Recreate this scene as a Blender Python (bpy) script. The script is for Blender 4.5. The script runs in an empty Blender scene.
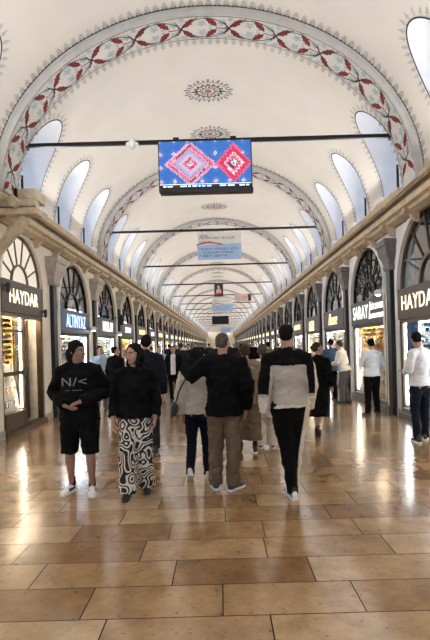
import bpy, bmesh, math, random
from mathutils import Vector, Matrix, noise
PI = math.pi
random.seed(7)
SC = bpy.context.scene
COL = SC.collection

# ------------------------------------------------------------------ materials
MATS = {}
def nodes_of(name):
    m = bpy.data.materials.new(name); m.use_nodes = True
    nt = m.node_tree
    b = nt.nodes['Principled BSDF']
    MATS[name] = m
    return m, nt, b
def L(nt, a, b): nt.links.new(a, b)
def mat(name, col, rough=0.6, metal=0.0, var=0.12, scale=6.0, bump=0.0, emit=None, estr=0.0, spec=0.5):
    """noise-varied principled material"""
    m, nt, b = nodes_of(name)
    tc = nt.nodes.new('ShaderNodeTexCoord')
    nz = nt.nodes.new('ShaderNodeTexNoise'); nz.inputs['Scale'].default_value = scale; nz.inputs['Detail'].default_value = 5
    L(nt, tc.outputs['Object'], nz.inputs['Vector'])
    rp = nt.nodes.new('ShaderNodeValToRGB')
    rp.color_ramp.elements[0].position = .3; rp.color_ramp.elements[1].position = .7
    c = Vector(col)
    rp.color_ramp.elements[0].color = (*[max(0, x*(1-var)) for x in c], 1)
    rp.color_ramp.elements[1].color = (*[min(1, x*(1+var)) for x in c], 1)
    L(nt, nz.outputs['Fac'], rp.inputs['Fac']); L(nt, rp.outputs['Color'], b.inputs['Base Color'])
    b.inputs['Roughness'].default_value = rough; b.inputs['Metallic'].default_value = metal
    b.inputs['Specular IOR Level'].default_value = spec
    if bump:
        bp = nt.nodes.new('ShaderNodeBump'); bp.inputs['Strength'].default_value = bump; bp.inputs['Distance'].default_value = .02
        L(nt, nz.outputs['Fac'], bp.inputs['Height']); L(nt, bp.outputs['Normal'], b.inputs['Normal'])
    if emit:
        b.inputs['Emission Color'].default_value = (*emit, 1); b.inputs['Emission Strength'].default_value = estr
    return m
mat('plaster', (.73, .70, .65), .85, var=.035, scale=1.2)
mat('wall_cream', (.79, .72, .61), .8, var=.06, scale=2.0, bump=.1)
mat('wall_white', (.82, .82, .83), .8, var=.05, scale=2.0, bump=.1)
mat('rib_grey', (.47, .465, .455), .75, var=.08)
mat('rib_ground', (.68, .67, .64), .8, var=.05)
mat('red_paint', (.21, .018, .018), .7, var=.25, scale=14)
mat('dark_paint', (.035, .035, .04), .7)
mat('pale_blue_paint', (.42, .51, .55), .8, var=.12, scale=12)
mat('fringe_paint', (.53, .515, .49), .8, var=.2, scale=14)
mat('medallion_grey', (.22, .215, .21), .8)
mat('medallion_rose', (.40, .17, .15), .8)
mat('reveal_white', (.80, .82, .86), .8, var=.03)
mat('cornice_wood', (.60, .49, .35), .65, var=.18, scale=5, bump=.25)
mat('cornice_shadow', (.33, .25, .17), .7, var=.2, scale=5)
mat('timber', (.58, .48, .34), .7, var=.22, scale=7, bump=.3)
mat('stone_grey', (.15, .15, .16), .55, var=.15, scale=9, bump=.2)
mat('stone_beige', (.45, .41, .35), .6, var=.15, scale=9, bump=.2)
mat('black_shaft', (.008, .008, .010), .45, var=.2)
mat('bronze', (.13, .095, .06), .35, .75, var=.2)
mat('bronze_sign', (.085, .062, .042), .45, .3, var=.15)
mat('grey_sign', (.075, .075, .08), .5, .2, var=.15)
mat('navy_sign', (.02, .04, .10), .4, var=.2)
mat('black_metal', (.01, .01, .012), .4, .5)
mat('steel', (.45, .46, .48), .3, .9)
mat('velvet_white', (.60, .59, .56), .9)
mat('velvet_gold', (.66, .38, .08), .8, var=.25, scale=20)
mat('teal_panel', (.42, .62, .60), .7)
mat('gold', (.80, .50, .13), .28, .95, var=.2, scale=30)
mat('silver', (.75, .77, .80), .25, .9, scale=30)
mat('shop_inner', (.62, .58, .52), .8)
mat('shop_dark', (.06, .055, .05), .7)
mat('blue_cloth', (.03, .11, .33), .7, var=.2)
mat('plastic_white', (.8, .8, .8), .4)
mat('plastic_black', (.015, .015, .017), .35)
mat('letter_warm', (.9, .85, .7), .4, emit=(1, .88, .66), estr=1.15)
mat('letter_white', (.9, .9, .9), .4, emit=(1, .98, .95), estr=1.15)
mat('letter_blue', (.5, .65, .9), .4, emit=(.42, .62, 1), estr=1.5)
mat('letter_gold', (.8, .6, .3), .4, emit=(1, .74, .38), estr=1.6)
mat('lamp_warm', (1, .9, .75), .4, emit=(1, .83, .60), estr=26)
mat('lamp_cool', (1, 1, 1), .4, emit=(.86, .93, 1), estr=40)
mat('lamp_warm_strip', (1, .9, .75), .4, emit=(1, .85, .64), estr=22)  # warm glow of the strips added in the shop windows
mat('lamp_cool_strip', (1, 1, 1), .4, emit=(.88, .94, 1), estr=26)  # cool glow of the same added strips
mat('lamp_spot', (1, .95, .85), .4, emit=(1, .93, .80), estr=12)
mat('uplight', (1, .95, .85), .4, emit=(1, .90, .80), estr=2)  # diffuser glow of the added cornice troughs
mat('skin', (.42, .245, .175), .55, var=.08, scale=20)
mat('skin_tan', (.31, .17, .115), .55, var=.1, scale=20)
mat('skin_fair', (.55, .35, .26), .55, var=.08, scale=20)
mat('lips', (.33, .10, .09), .45)
mat('hair_black', (.012, .010, .010), .85, var=.4, scale=60, bump=.4, spec=.08)
mat('hair_brown', (.07, .04, .022), .85, var=.4, scale=60, bump=.4, spec=.08)
mat('hair_grey', (.09, .08, .072), .85, var=.35, scale=60, bump=.4, spec=.08)
mat('eye_white', (.42, .40, .38), .3); mat('eye_dark', (.02, .012, .01), .2)
mat('cloth_black', (.004, .004, .0045), .9, var=.3, scale=8, bump=.25, spec=.15)
mat('cloth_dark', (.02, .02, .026), .9, var=.3, scale=8, bump=.25, spec=.2)
mat('cloth_navy', (.006, .008, .018), .85, var=.3, scale=8, bump=.2, spec=.2)
mat('cloth_white', (.72, .72, .74), .8, var=.05, scale=5, bump=.3)
mat('cloth_offwhite', (.62, .57, .49), .85, var=.06, scale=5, bump=.3)
mat('cloth_greige', (.44, .40, .35), .85, var=.07, scale=6, bump=.3)
mat('cloth_khaki', (.125, .085, .047), .85, var=.15, scale=6, bump=.3)
mat('cloth_camel', (.21, .155, .105), .85, var=.15, scale=6, bump=.35)
mat('cloth_grey', (.10, .10, .11), .85, var=.15, scale=6, bump=.3)
mat('cloth_blue', (.035, .085, .17), .85, var=.15, scale=6, bump=.3)
mat('cloth_lightblue', (.34, .45, .60), .85, var=.1, scale=6, bump=.3)
mat('shoe_white', (.75, .75, .75), .5); mat('shoe_black', (.012, .012, .014), .4)
mat('shoe_navy', (.015, .022, .05), .6)
mat('leather_black', (.01, .01, .011), .35)

def m_swirl():
    m, nt, b = nodes_of('swirl_print')
    tc = nt.nodes.new('ShaderNodeTexCoord')
    nz = nt.nodes.new('ShaderNodeTexNoise'); nz.inputs['Scale'].default_value = 8.5; nz.inputs['Detail'].default_value = 0
    L(nt, tc.outputs['Object'], nz.inputs['Vector'])
    w = nt.nodes.new('ShaderNodeMath'); w.operation = 'MULTIPLY'; w.inputs[1].default_value = 40
    L(nt, nz.outputs['Fac'], w.inputs[0])
    s = nt.nodes.new('ShaderNodeMath'); s.operation = 'SINE'; L(nt, w.outputs[0], s.inputs[0])
    r = nt.nodes.new('ShaderNodeValToRGB'); r.color_ramp.interpolation = 'LINEAR'
    r.color_ramp.elements[0].position = .44; r.color_ramp.elements[0].color = (.012, .012, .012, 1)
    r.color_ramp.elements[1].position = .56; r.color_ramp.elements[1].color = (.66, .62, .55, 1)
    a = nt.nodes.new('ShaderNodeMath'); a.operation = 'MULTIPLY_ADD'; a.inputs[1].default_value = .5; a.inputs[2].default_value = .45
    L(nt, s.outputs[0], a.inputs[0]); L(nt, a.outputs[0], r.inputs['Fac'])
    L(nt, r.outputs['Color'], b.inputs['Base Color']); b.inputs['Roughness'].default_value = .85
m_swirl()

def m_glass(name, tint, refl):
    m = bpy.data.materials.new(name); m.use_nodes = True; nt = m.node_tree; nt.nodes.clear()
    o = nt.nodes.new('ShaderNodeOutputMaterial'); t = nt.nodes.new('ShaderNodeBsdfTransparent'); g = nt.nodes.new('ShaderNodeBsdfGlossy')
    t.inputs['Color'].default_value = (*tint, 1); g.inputs['Roughness'].default_value = .03
    lw = nt.nodes.new('ShaderNodeLayerWeight'); lw.inputs['Blend'].default_value = .5; fr = nt.nodes.new('ShaderNodeMath'); fr.operation = 'POWER'; fr.inputs[1].default_value = refl; L(nt, lw.outputs['Facing'], fr.inputs[0])
    mx = nt.nodes.new('ShaderNodeMixShader'); L(nt, fr.outputs[0], mx.inputs[0]); L(nt, t.outputs[0], mx.inputs[1]); L(nt, g.outputs[0], mx.inputs[2])
    L(nt, mx.outputs[0], o.inputs['Surface']); MATS[name] = m
m_glass('glass', (.97, .98, .98), 5.0)
m_glass('glass_dark', (.30, .32, .36), 2.2)

def m_frosted():
    m, nt, b = nodes_of('frosted_panel')
    b.inputs['Base Color'].default_value = (.6, .56, .5, 1); b.inputs['Roughness'].default_value = .5
    b.inputs['Emission Color'].default_value = (1, .9, .74, 1); b.inputs['Emission Strength'].default_value = .42
m_frosted()

def m_floor():
    m, nt, b = nodes_of('travertine')
    tc = nt.nodes.new('ShaderNodeTexCoord'); sp = nt.nodes.new('ShaderNodeSeparateXYZ'); L(nt, tc.outputs['Object'], sp.inputs[0])
    def M(op, a, bb=None, c=None):
        n = nt.nodes.new('ShaderNodeMath'); n.operation = op
        for i, v in enumerate((a, bb, c)):
            if v is None: continue
            if isinstance(v, (int, float)): n.inputs[i].default_value = v
            else: L(nt, v, n.inputs[i])
        return n.outputs[0]
    v = M('DIVIDE', M('SUBTRACT', sp.outputs['Y'], .185), .37)
    row = M('FLOOR', v); fv = M('FRACT', v)
    wn = nt.nodes.new('ShaderNodeTexWhiteNoise'); wn.noise_dimensions = '1D'; L(nt, row, wn.inputs['W'])
    wid = M('MULTIPLY_ADD', M('FRACT', M('MULTIPLY', wn.outputs['Value'], 7.3)), .22, .80)
    u = M('ADD', M('DIVIDE', sp.outputs['X'], wid), M('MULTIPLY', wn.outputs['Value'], 5.0))
    ti = M('FLOOR', u); fu = M('FRACT', u)
    w2 = nt.nodes.new('ShaderNodeTexWhiteNoise'); w2.noise_dimensions = '2D'
    cb = nt.nodes.new('ShaderNodeCombineXYZ'); L(nt, ti, cb.inputs[0]); L(nt, row, cb.inputs[1]); L(nt, cb.outputs[0], w2.inputs['Vector'])
    eu = M('MULTIPLY', M('MINIMUM', fu, M('SUBTRACT', 1, fu)), .9)
    ev = M('MULTIPLY', M('MINIMUM', fv, M('SUBTRACT', 1, fv)), .37)
    e = M('MINIMUM', eu, ev)
    mort = M('LESS_THAN', e, .0042)
    # tile tone
    rp = nt.nodes.new('ShaderNodeValToRGB'); cr = rp.color_ramp
    cr.elements[0].position = 0; cr.elements[0].color = (.29, .165, .075, 1)
    cr.elements[1].position = 1; cr.elements[1].color = (.54, .385, .22, 1)
    k = cr.elements.new(.45); k.color = (.42, .265, .13, 1)
    k = cr.elements.new(.8); k.color = (.47, .31, .165, 1)
    L(nt, w2.outputs['Value'], rp.inputs['Fac'])
    off = nt.nodes.new('ShaderNodeVectorMath'); off.operation = 'MULTIPLY_ADD'; off.inputs[1].default_value = (1, 1, 1)
    L(nt, tc.outputs['Object'], off.inputs[0])
    sc = nt.nodes.new('ShaderNodeVectorMath'); sc.operation = 'SCALE'; sc.inputs['Scale'].default_value = 6.3; L(nt, w2.outputs['Color'], sc.inputs[0]); L(nt, sc.outputs[0], off.inputs[2])
    n1 = nt.nodes.new('ShaderNodeTexNoise'); n1.inputs['Scale'].default_value = 5; n1.inputs['Detail'].default_value = 5; n1.inputs['Roughness'].default_value = .65; L(nt, off.outputs[0], n1.inputs['Vector'])
    n2 = nt.nodes.new('ShaderNodeTexNoise'); n2.inputs['Scale'].default_value = 26; n2.inputs['Detail'].default_value = 3; L(nt, off.outputs[0], n2.inputs['Vector'])
    r1 = nt.nodes.new('ShaderNodeValToRGB'); r1.color_ramp.elements[0].position = .25; r1.color_ramp.elements[0].color = (.62, .57, .53, 1); r1.color_ramp.elements[1].position = .75; r1.color_ramp.elements[1].color = (1.16, 1.15, 1.13, 1)
    L(nt, n1.outputs['Fac'], r1.inputs['Fac'])
    r2 = nt.nodes.new('ShaderNodeValToRGB'); r2.color_ramp.elements[0].position = .26; r2.color_ramp.elements[0].color = (.45, .38, .32, 1); r2.color_ramp.elements[1].position = .38; r2.color_ramp.elements[1].color = (1, 1, 1, 1)
    L(nt, n2.outputs['Fac'], r2.inputs['Fac'])
    def MX(f, a, c, bl='MIX'):
        n = nt.nodes.new('ShaderNodeMixRGB'); n.blend_type = bl
        for i, q in enumerate((f, a, c)):
            if isinstance(q, float): n.inputs[i].default_value = q
            elif isinstance(q, tuple): n.inputs[i].default_value = q
            else: L(nt, q, n.inputs[i])
        return n.outputs[0]
    c1 = MX(1.0, rp.outputs[0], r1.outputs[0], 'MULTIPLY'); c2 = MX(.8, c1, r2.outputs[0], 'MULTIPLY')
    c3 = MX(mort, c2, (.02, .014, .010, 1)); L(nt, c3, b.inputs['Base Color'])
    rg = M('MULTIPLY_ADD', n1.outputs['Fac'], .10, .10); rg2 = M('MULTIPLY_ADD', w2.outputs['Value'], .03, rg)
    L(nt, M('MAXIMUM', rg2, M('MULTIPLY', mort, .7)), b.inputs['Roughness'])
    bp = nt.nodes.new('ShaderNodeBump'); bp.inputs['Strength'].default_value = .05; bp.inputs['Distance'].default_value = .004
    h = M('MINIMUM', M('DIVIDE', e, .008), 1.0)
    L(nt, h, bp.inputs['Height']); L(nt, bp.outputs[0], b.inputs['Normal'])
    L(nt, M('MULTIPLY_ADD', mort, -.8, .85), b.inputs['Coat Weight']); L(nt, M('MULTIPLY_ADD', mort, -.45, .5), b.inputs['Specular IOR Level']); b.inputs['Coat Roughness'].default_value = .21; b.inputs['Coat IOR'].default_value = 1.5
m_floor()

def m_carpet():
    """kilim picture shown on the screen (it gives off light)"""
    m, nt, b = nodes_of('screen_kilim')
    tc = nt.nodes.new('ShaderNodeTexCoord'); sp = nt.nodes.new('ShaderNodeSeparateXYZ'); L(nt, tc.outputs['Object'], sp.inputs[0])
    def M(op, a, bb=None, c=None):
        n = nt.nodes.new('ShaderNodeMath'); n.operation = op
        for i, v in enumerate((a, bb, c)):
            if v is None: continue
            if isinstance(v, (int, float)): n.inputs[i].default_value = v
            else: L(nt, v, n.inputs[i])
        return n.outputs[0]
    # stepped (woven) coordinates
    X = M('MULTIPLY', M('ROUND', M('MULTIPLY', sp.outputs['X'], 64)), 1/64); Z = M('MULTIPLY', M('ROUND', M('MULTIPLY', sp.outputs['Z'], 64)), 1/64)
    nz = nt.nodes.new('ShaderNodeTexNoise'); nz.inputs['Scale'].default_value = 18; L(nt, tc.outputs['Object'], nz.inputs['Vector'])
    nn = M('MULTIPLY_ADD', nz.outputs['Fac'], .22, -.11)
    def dia(cx, cz, rx, rz):
        return M('ADD', M('ADD', M('DIVIDE', M('ABSOLUTE', M('SUBTRACT', X, cx)), rx), M('DIVIDE', M('ABSOLUTE', M('SUBTRACT', Z, cz)), rz)), nn)
    def ramp(f, st):
        r = nt.nodes.new('ShaderNodeValToRGB'); r.color_ramp.interpolation = 'CONSTANT'
        r.color_ramp.elements[0].position = 0; r.color_ramp.elements[0].color = (*st[0][1], 1)
        r.color_ramp.elements[1].position = st[1][0]; r.color_ramp.elements[1].color = (*st[1][1], 1)
        for p, c in st[2:]:
            e = r.color_ramp.elements.new(p); e.color = (*c, 1)
        L(nt, f, r.inputs['Fac']); return r.outputs[0]
    bl = (.02, .13, .48); pk = (.70, .12, .24); lp = (.72, .42, .58); wh = (.78, .70, .74); rd = (.60, .02, .09); dk = (.10, .01, .06); sk = (.28, .42, .66)
    zg = M('MULTIPLY', M('PINGPONG', M('ADD', X, M('MULTIPLY', Z, -1.0)), .04), 2.2); d1 = M('ADD', dia(-.26, .02, .46, .43), M('ADD', zg, -.02))
    c1 = ramp(d1, [(0, dk), (.07, wh), (.16, pk), (.26, dk), (.30, lp), (.46, sk), (.62, pk), (.70, lp), (.78, dk), (.82, pk), (.93, lp)])
    zz = M('MULTIPLY', M('PINGPONG', M('ADD', X, Z), .05), 4.0)
    d2 = M('ADD', dia(.50, .02, .36, .42), M('ADD', M('MULTIPLY', zz, .6), M('MULTIPLY', zg, .6)))
    c2 = ramp(d2, [(0, dk), (.14, wh), (.26, dk), (.36, pk), (.5, wh), (.6, rd), (.86, pk)])
    d3 = M('ADD', M('DIVIDE', M('PINGPONG', M('ADD', X, .06), .12), .055), M('DIVIDE', M('PINGPONG', M('ADD', Z, .05), .13), .055)); d3 = M('ADD', d3, M('MULTIPLY', nn, 5.0))
    c3 = ramp(M('MULTIPLY', d3, .5), [(0, pk), (.18, wh), (.30, lp), (.40, bl), (.62, (.03, .20, .62)), (.8, bl), (.95, (.05, .28, .66)), (1.0, bl)])
    def MX(f, a, c):
        n = nt.nodes.new('ShaderNodeMixRGB'); L(nt, f, n.inputs[0]); L(nt, a, n.inputs[1]); L(nt, c, n.inputs[2]); return n.outputs[0]
    o = MX(M('LESS_THAN', d2, 1.0), c3, c2); o = MX(M('LESS_THAN', d1, 1.0), o, c1)
    L(nt, o, b.inputs['Emission Color']); b.inputs['Emission Strength'].default_value = .95
    b.inputs['Base Color'].default_value = (.02, .02, .02, 1); b.inputs['Roughness'].default_value = .3
m_carpet()

# ------------------------------------------------------------------ mesh builder
class MB:
    def __init__(s): s.v = []; s.f = []; s.mi = []; s.cur = 0
    def add(s, vs, fs, mi=None):
        o = len(s.v); s.v += [tuple(v) for v in vs]
        for f in fs: s.f.append(tuple(i+o for i in f)); s.mi.append(s.cur if mi is None else mi)
    def box(s, x0, x1, y0, y1, z0, z1, mi=None):
        x0, x1 = min(x0, x1), max(x0, x1); y0, y1 = min(y0, y1), max(y0, y1); z0, z1 = min(z0, z1), max(z0, z1)
        vs = [(x, y, z) for z in (z0, z1) for y in (y0, y1) for x in (x0, x1)]
        s.add(vs, [(0, 2, 3, 1), (4, 5, 7, 6), (0, 1, 5, 4), (2, 6, 7, 3), (0, 4, 6, 2), (1, 3, 7, 5)], mi)
    def bar(s, p, q, w, h=None, up=(0, 0, 1), mi=None):
        """rectangular bar from p to q"""
        p, q = Vector(p), Vector(q); h = h or w; d = (q-p).normalized(); u = Vector(up)
        if abs(d.dot(u)) > .98: u = Vector((1, 0, 0))
        a = d.cross(u).normalized()*w/2; b = a.cross(d).normalized()*h/2
        vs = [o+i*a+j*b for o in (p, q) for (i, j) in ((-1, -1), (1, -1), (1, 1), (-1, 1))]
        s.add(vs, [(3, 2, 1, 0), (4, 5, 6, 7), (0, 1, 5, 4), (1, 2, 6, 5), (2, 3, 7, 6), (3, 0, 4, 7)], mi)
    def tube(s, pts, rads, side=(1, 0, 0), n=12, mi=None, cap=True, flat0=False, flat1=False):
        pts = [Vector(p) for p in pts]; rads = [(r, r) if isinstance(r, (int, float)) else r for r in rads]
        side = Vector(side); rings = []
        tans = []
        for i in range(len(pts)):
            a = pts[max(0, i-1)]; b = pts[min(len(pts)-1, i+1)]
            tans.append((b-a).normalized())
        seq = list(zip(pts, rads, tans))
        if cap:
            p, r, t = seq[0]; q, r2, t2 = seq[-1]
            m0 = min(r); m1 = min(r2)
            c1 = [(q+t2*m1*.35, (r2[0]*.93, r2[1]*.93), t2), (q+t2*m1*.7, (r2[0]*.72, r2[1]*.72), t2), (q+t2*m1*.95, (r2[0]*.3, r2[1]*.3), t2)]
            if flat1: c1 = []
            c0 = [(p-t*m0*.95, (r[0]*.3, r[1]*.3), t), (p-t*m0*.7, (r[0]*.72, r[1]*.72), t), (p-t*m0*.35, (r[0]*.93, r[1]*.93), t)]
            seq = ([] if flat0 else c0)+seq+c1
        vs = []
        for p, r, t in seq:
            u = side - t*side.dot(t)
            if u.length < 1e-3: u = Vector((0, 1, 0)) - t*t.y
            u.normalize(); w = t.cross(u)
            for k in range(n):
                a = 2*PI*k/n; vs.append(p + u*math.cos(a)*r[0] + w*math.sin(a)*r[1])
        fs = []
        for i in range(len(seq)-1):
            for k in range(n):
                fs.append((i*n+k, i*n+(k+1) % n, (i+1)*n+(k+1) % n, (i+1)*n+k))
        fs.append(tuple(reversed(range(n)))); fs.append(tuple(range((len(seq)-1)*n, len(seq)*n)))
        s.add(vs, fs, mi)
    def ell(s, c, r, M3=None, nu=14, nv=9, mi=None):
        c = Vector(c); vs = []; fs = []
        M3 = M3 or Matrix.Identity(3)
        for j in range(1, nv):
            t = PI*j/nv
            for i in range(nu):
                a = 2*PI*i/nu
                vs.append(c + M3 @ Vector((r[0]*math.sin(t)*math.cos(a), r[1]*math.sin(t)*math.sin(a), r[2]*math.cos(t))))
        for j in range(nv-2):
            for i in range(nu): fs.append((j*nu+i, (j+1)*nu+i, (j+1)*nu+(i+1) % nu, j*nu+(i+1) % nu))
        T = len(vs); vs.append(c + M3 @ Vector((0, 0, r[2]))); vs.append(c - M3 @ Vector((0, 0, r[2])))
        for i in range(nu):
            fs.append((i, (i+1) % nu, T)); fs.append(((nv-2)*nu+(i+1) % nu, (nv-2)*nu+i, T+1))
        s.add(vs, fs, mi)
    def prism(s, poly, fn, d0, d1, mi=None):
        """2D polygon mapped by fn(a, b, depth)"""
        n = len(poly)
        vs = [fn(a, b, d0) for a, b in poly] + [fn(a, b, d1) for a, b in poly]
        fs = [tuple(range(n)), tuple(range(2*n-1, n-1, -1))] + [(i, (i+1) % n, n+(i+1) % n, n+i) for i in range(n)]
        s.add(vs, fs, mi)
    def build(s, name, mats, parent=None, smooth=False, bevel=0, loc=None):
        me = bpy.data.meshes.new(name); me.from_pydata(s.v, [], s.f)
        if isinstance(mats, str): mats = [mats]
        for m in mats: me.materials.append(MATS[m])
        if len(mats) > 1: me.polygons.foreach_set('material_index', s.mi)
        bm = bmesh.new(); bm.from_mesh(me); bmesh.ops.recalc_face_normals(bm, faces=bm.faces); bm.to_mesh(me); bm.free()
        if smooth: me.polygons.foreach_set('use_smooth', [True]*len(me.polygons))
        me.update()
        o = bpy.data.objects.new(name, me); COL.objects.link(o)
        if parent: o.parent = parent
        if loc: o.location = loc
        if bevel:
            b = o.modifiers.new('bevel', 'BEVEL'); b.width = bevel; b.segments = 2; b.limit_method = 'ANGLE'
        return o
def thing(name, label, cat, loc=(0, 0, 0), rotz=0, group=None):
    o = bpy.data.objects.new(name, None); COL.objects.link(o); o.location = loc; o.rotation_euler = (0, 0, rotz)
    o['label'] = label; o['category'] = cat
    if group: o['group'] = group
    return o
def tag(o, label, cat, group=None, kind=None):
    o['label'] = label; o['category'] = cat
    if group: o['group'] = group
    if kind: o['kind'] = kind
    return o
def struct(o): o['kind'] = 'structure'; return o
def kids(o): return [c for c in list(COL.objects) if c.parent == o]
def copy_tree(o, chmap, parent=None):
    c = o.copy(); COL.objects.link(c)
    if parent: c.parent = parent
    for ch in chmap.get(o, []): copy_tree(ch, chmap, c)
    return c
def childmap():
    d = {}
    for o in COL.objects:
        if o.parent: d.setdefault(o.parent, []).append(o)
    return d
def text_mesh(txt, size, depth, xscale=1.0, shear=0, align='CENTER', bold=.0):
    cu = bpy.data.curves.new('t', 'FONT'); cu.body = txt; cu.size = size; cu.extrude = depth/2; cu.align_x = align; cu.align_y = 'CENTER'
    cu.shear = shear; cu.space_character = 1.08; cu.offset = bold; cu.resolution_u = 3
    ob = bpy.data.objects.new('t', cu); COL.objects.link(ob)
    dg = bpy.context.evaluated_depsgraph_get(); me = bpy.data.meshes.new_from_object(ob.evaluated_get(dg))
    vs = [(v.co.x*xscale, v.co.y, v.co.z) for v in me.vertices]; fs = [tuple(p.vertices) for p in me.polygons]
    bpy.data.objects.remove(ob); bpy.data.curves.remove(cu); bpy.data.meshes.remove(me)
    return vs, fs

# ------------------------------------------------------------------ camera and world
F = 470.0
cd = bpy.data.cameras.new('camera'); cam = bpy.data.objects.new('camera', cd); COL.objects.link(cam)
cd.sensor_fit = 'VERTICAL'; cd.sensor_height = 36; cd.lens = F/640*36; cd.clip_end = 400
CAMX = .12; roll = .028
cam.matrix_world = Matrix.Translation((CAMX, 0, 1.6)) @ Matrix.Rotation(PI/2, 4, 'X') @ Matrix.Rotation(-roll, 4, 'Z')
cd.shift_x = -6/640; cd.shift_y = 25/640
SC.camera = cam
w = bpy.data.worlds.new('sky'); SC.world = w; w.use_nodes = True
wn = w.node_tree; bg = wn.nodes['Background']
tcw = wn.nodes.new('ShaderNodeTexCoord'); nw = wn.nodes.new('ShaderNodeTexNoise'); nw.inputs['Scale'].default_value = 2.2; nw.inputs['Detail'].default_value = 4
wn.links.new(tcw.outputs['Generated'], nw.inputs['Vector'])
rw = wn.nodes.new('ShaderNodeValToRGB'); rw.color_ramp.elements[0].position = .35; rw.color_ramp.elements[0].color = (.44, .62, 1, 1); rw.color_ramp.elements[1].position = .65; rw.color_ramp.elements[1].color = (.58, .75, 1, 1)
wn.links.new(nw.outputs['Fac'], rw.inputs['Fac']); wn.links.new(rw.outputs['Color'], bg.inputs['Color']); bg.inputs['Strength'].default_value = .85
SC.view_settings.view_transform = 'Standard'; SC.view_settings.look = 'None'; SC.view_settings.gamma = 1; SC.view_settings.exposure = 0.38
SC.view_settings.use_curve_mapping = False

# ------------------------------------------------------------------ hall shell
VA, VB, ZC = 3.56, 2.9, 4.3
WX = 3.85
RIB0, BAY, NB = 7.8, 6.5, 19
Y0, Y1 = -11.7, RIB0+BAY*NB
def vx(z): return VA*math.sqrt(max(0, 1-((z-ZC)/VB)**2))
# arc-length table for the vault
NT = 600
TAB = [0.0]
for i in range(NT):
    a0, a1 = PI/2*i/NT, PI/2*(i+1)/NT
    TAB.append(TAB[-1] + math.hypot(VA*(math.cos(a1)-math.cos(a0)), VB*(math.sin(a1)-math.sin(a0))))
STOT = TAB[-1]
def s2t(s):
    s = max(0, min(STOT*2, s)); fl = s > STOT
    if fl: s = 2*STOT-s
    lo, hi = 0, NT
    while hi-lo > 1:
        m = (lo+hi)//2
        if TAB[m] <= s: lo = m
        else: hi = m
    f = (s-TAB[lo])/(TAB[hi]-TAB[lo]); t = PI/2*(lo+f)/NT
    return PI-t if fl else t
def z2t(z): return math.asin(max(-1, min(1, (z-ZC)/VB)))
def t2s(t):
    i = t/(PI/2)*NT; k = min(NT-1, int(i)); return TAB[k]+(TAB[k+1]-TAB[k])*(i-k)
def vmap(y, s, off=0.0, side=1):
    t = s2t(s); nx, nz = math.cos(t)/VA, math.sin(t)/VB; l = math.hypot(nx, nz)
    return (side*(VA*math.cos(t)-nx/l*off), y, ZC+VB*math.sin(t)-nz/l*off)
WZ0, WZS, WZT, WHW = 4.42, 5.30, 6.02, .50      # lunette windows: sill, spring, top, half width
WOFF = (1.32, 3.28, 5.26)
win_y = [RIB0+BAY*k+o for k in range(-3, NB) for o in WOFF]
def wtop(y, c): return WZS+(WZT-WZS)*math.sqrt(max(0, 1-((y-c)/WHW)**2))
def vault():
    mb = MB()
    tz = z2t(WZS)
    n1, n2 = 6, 22
    cols = [(Y0, None)]
    y = Y0
    for c in win_y:
        if c-WHW <= Y0: continue
        for j in (1, 2): cols.append((y+(c-WHW-y)*j/2, None))
        for j in range(0, 17): cols.append((c-WHW*math.cos(PI*j/16), c))
        cols.append((c+WHW, None)); y = c+WHW
    cols.append((Y1, None))
    for side in (1, -1):
        for (ya, ca), (yb, cb) in zip(cols[:-1], cols[1:]):
            if yb-ya < 1e-6: continue
            inw = ca is not None and cb is not None
            c = ca if inw else None
            ta = z2t(wtop(ya, c)) if inw else tz; tb = z2t(wtop(yb, c)) if inw else tz
            ra = [ta+(PI/2-ta)*i/n2 for i in range(n2+1)]; rb = [tb+(PI/2-tb)*i/n2 for i in range(n2+1)]
            if not inw:
                ra = [tz*i/n1 for i in range(n1)]+ra; rb = [tz*i/n1 for i in range(n1)]+rb
            vs = [(side*VA*math.cos(t), ya, ZC+VB*math.sin(t)) for t in ra]+[(side*VA*math.cos(t), yb, ZC+VB*math.sin(t)) for t in rb]
            n = len(ra); mb.add(vs, [(i, i+1, n+i+1, n+i) for i in range(n-1)])
            if inw:  # low sill wall under the window
                mb.add([(side*vx(ZC), ya, ZC), (side*vx(WZ0), ya, WZ0), (side*vx(WZ0), yb, WZ0), (side*vx(ZC), yb, ZC)], [(0, 1, 2, 3)])
    o = mb.build('ceiling', 'plaster')
    bm = bmesh.new(); bm.from_mesh(o.data); bmesh.ops.remove_doubles(bm, verts=bm.verts, dist=.0005); bm.to_mesh(o.data); bm.free()
    o.data.polygons.foreach_set('use_smooth', [True]*len(o.data.polygons)); struct(o)
vault()
fl = MB(); fl.box(-5.0, 5.0, Y0, Y1, -.2, 0); struct(fl.build('floor', 'travertine'))

# painted patterns laid on the vault: a polygon in (y, s) space
def painted(mb, poly, off, side=1, mi=None):
    mb.add([vmap(y, s, off, side) for y, s in poly], [tuple(range(len(poly)))], mi)
def spike(p, d, ln, wd):
    """palmette outline at p pointing along d"""
    n = Vector((-d[1], d[0])); d = Vector(d); p = Vector(p)
    prof = [(0, .16), (.18, .20), (.30, .50), (.45, .30), (.62, .34), (.80, .16), (1, 0)]
    return [p+d*ln*a+n*wd*b for a, b in prof]+[p+d*ln*a-n*wd*b for a, b in reversed(prof[:-1])]
def window_outline(c, n=26):
    sb, ss = t2s(z2t(WZ0)), t2s(z2t(WZS))
    pts = [(c-WHW, sb+(ss-sb)*i/4) for i in range(4)]
    for j in range(n+1):
        y = c-WHW*math.cos(PI*j/n); pts.append((y, t2s(z2t(wtop(y, c)))))
    pts += [(c+WHW, ss-(ss-sb)*(i+1)/4) for i in range(4)]
    return [Vector(p) for p in pts]
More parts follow.
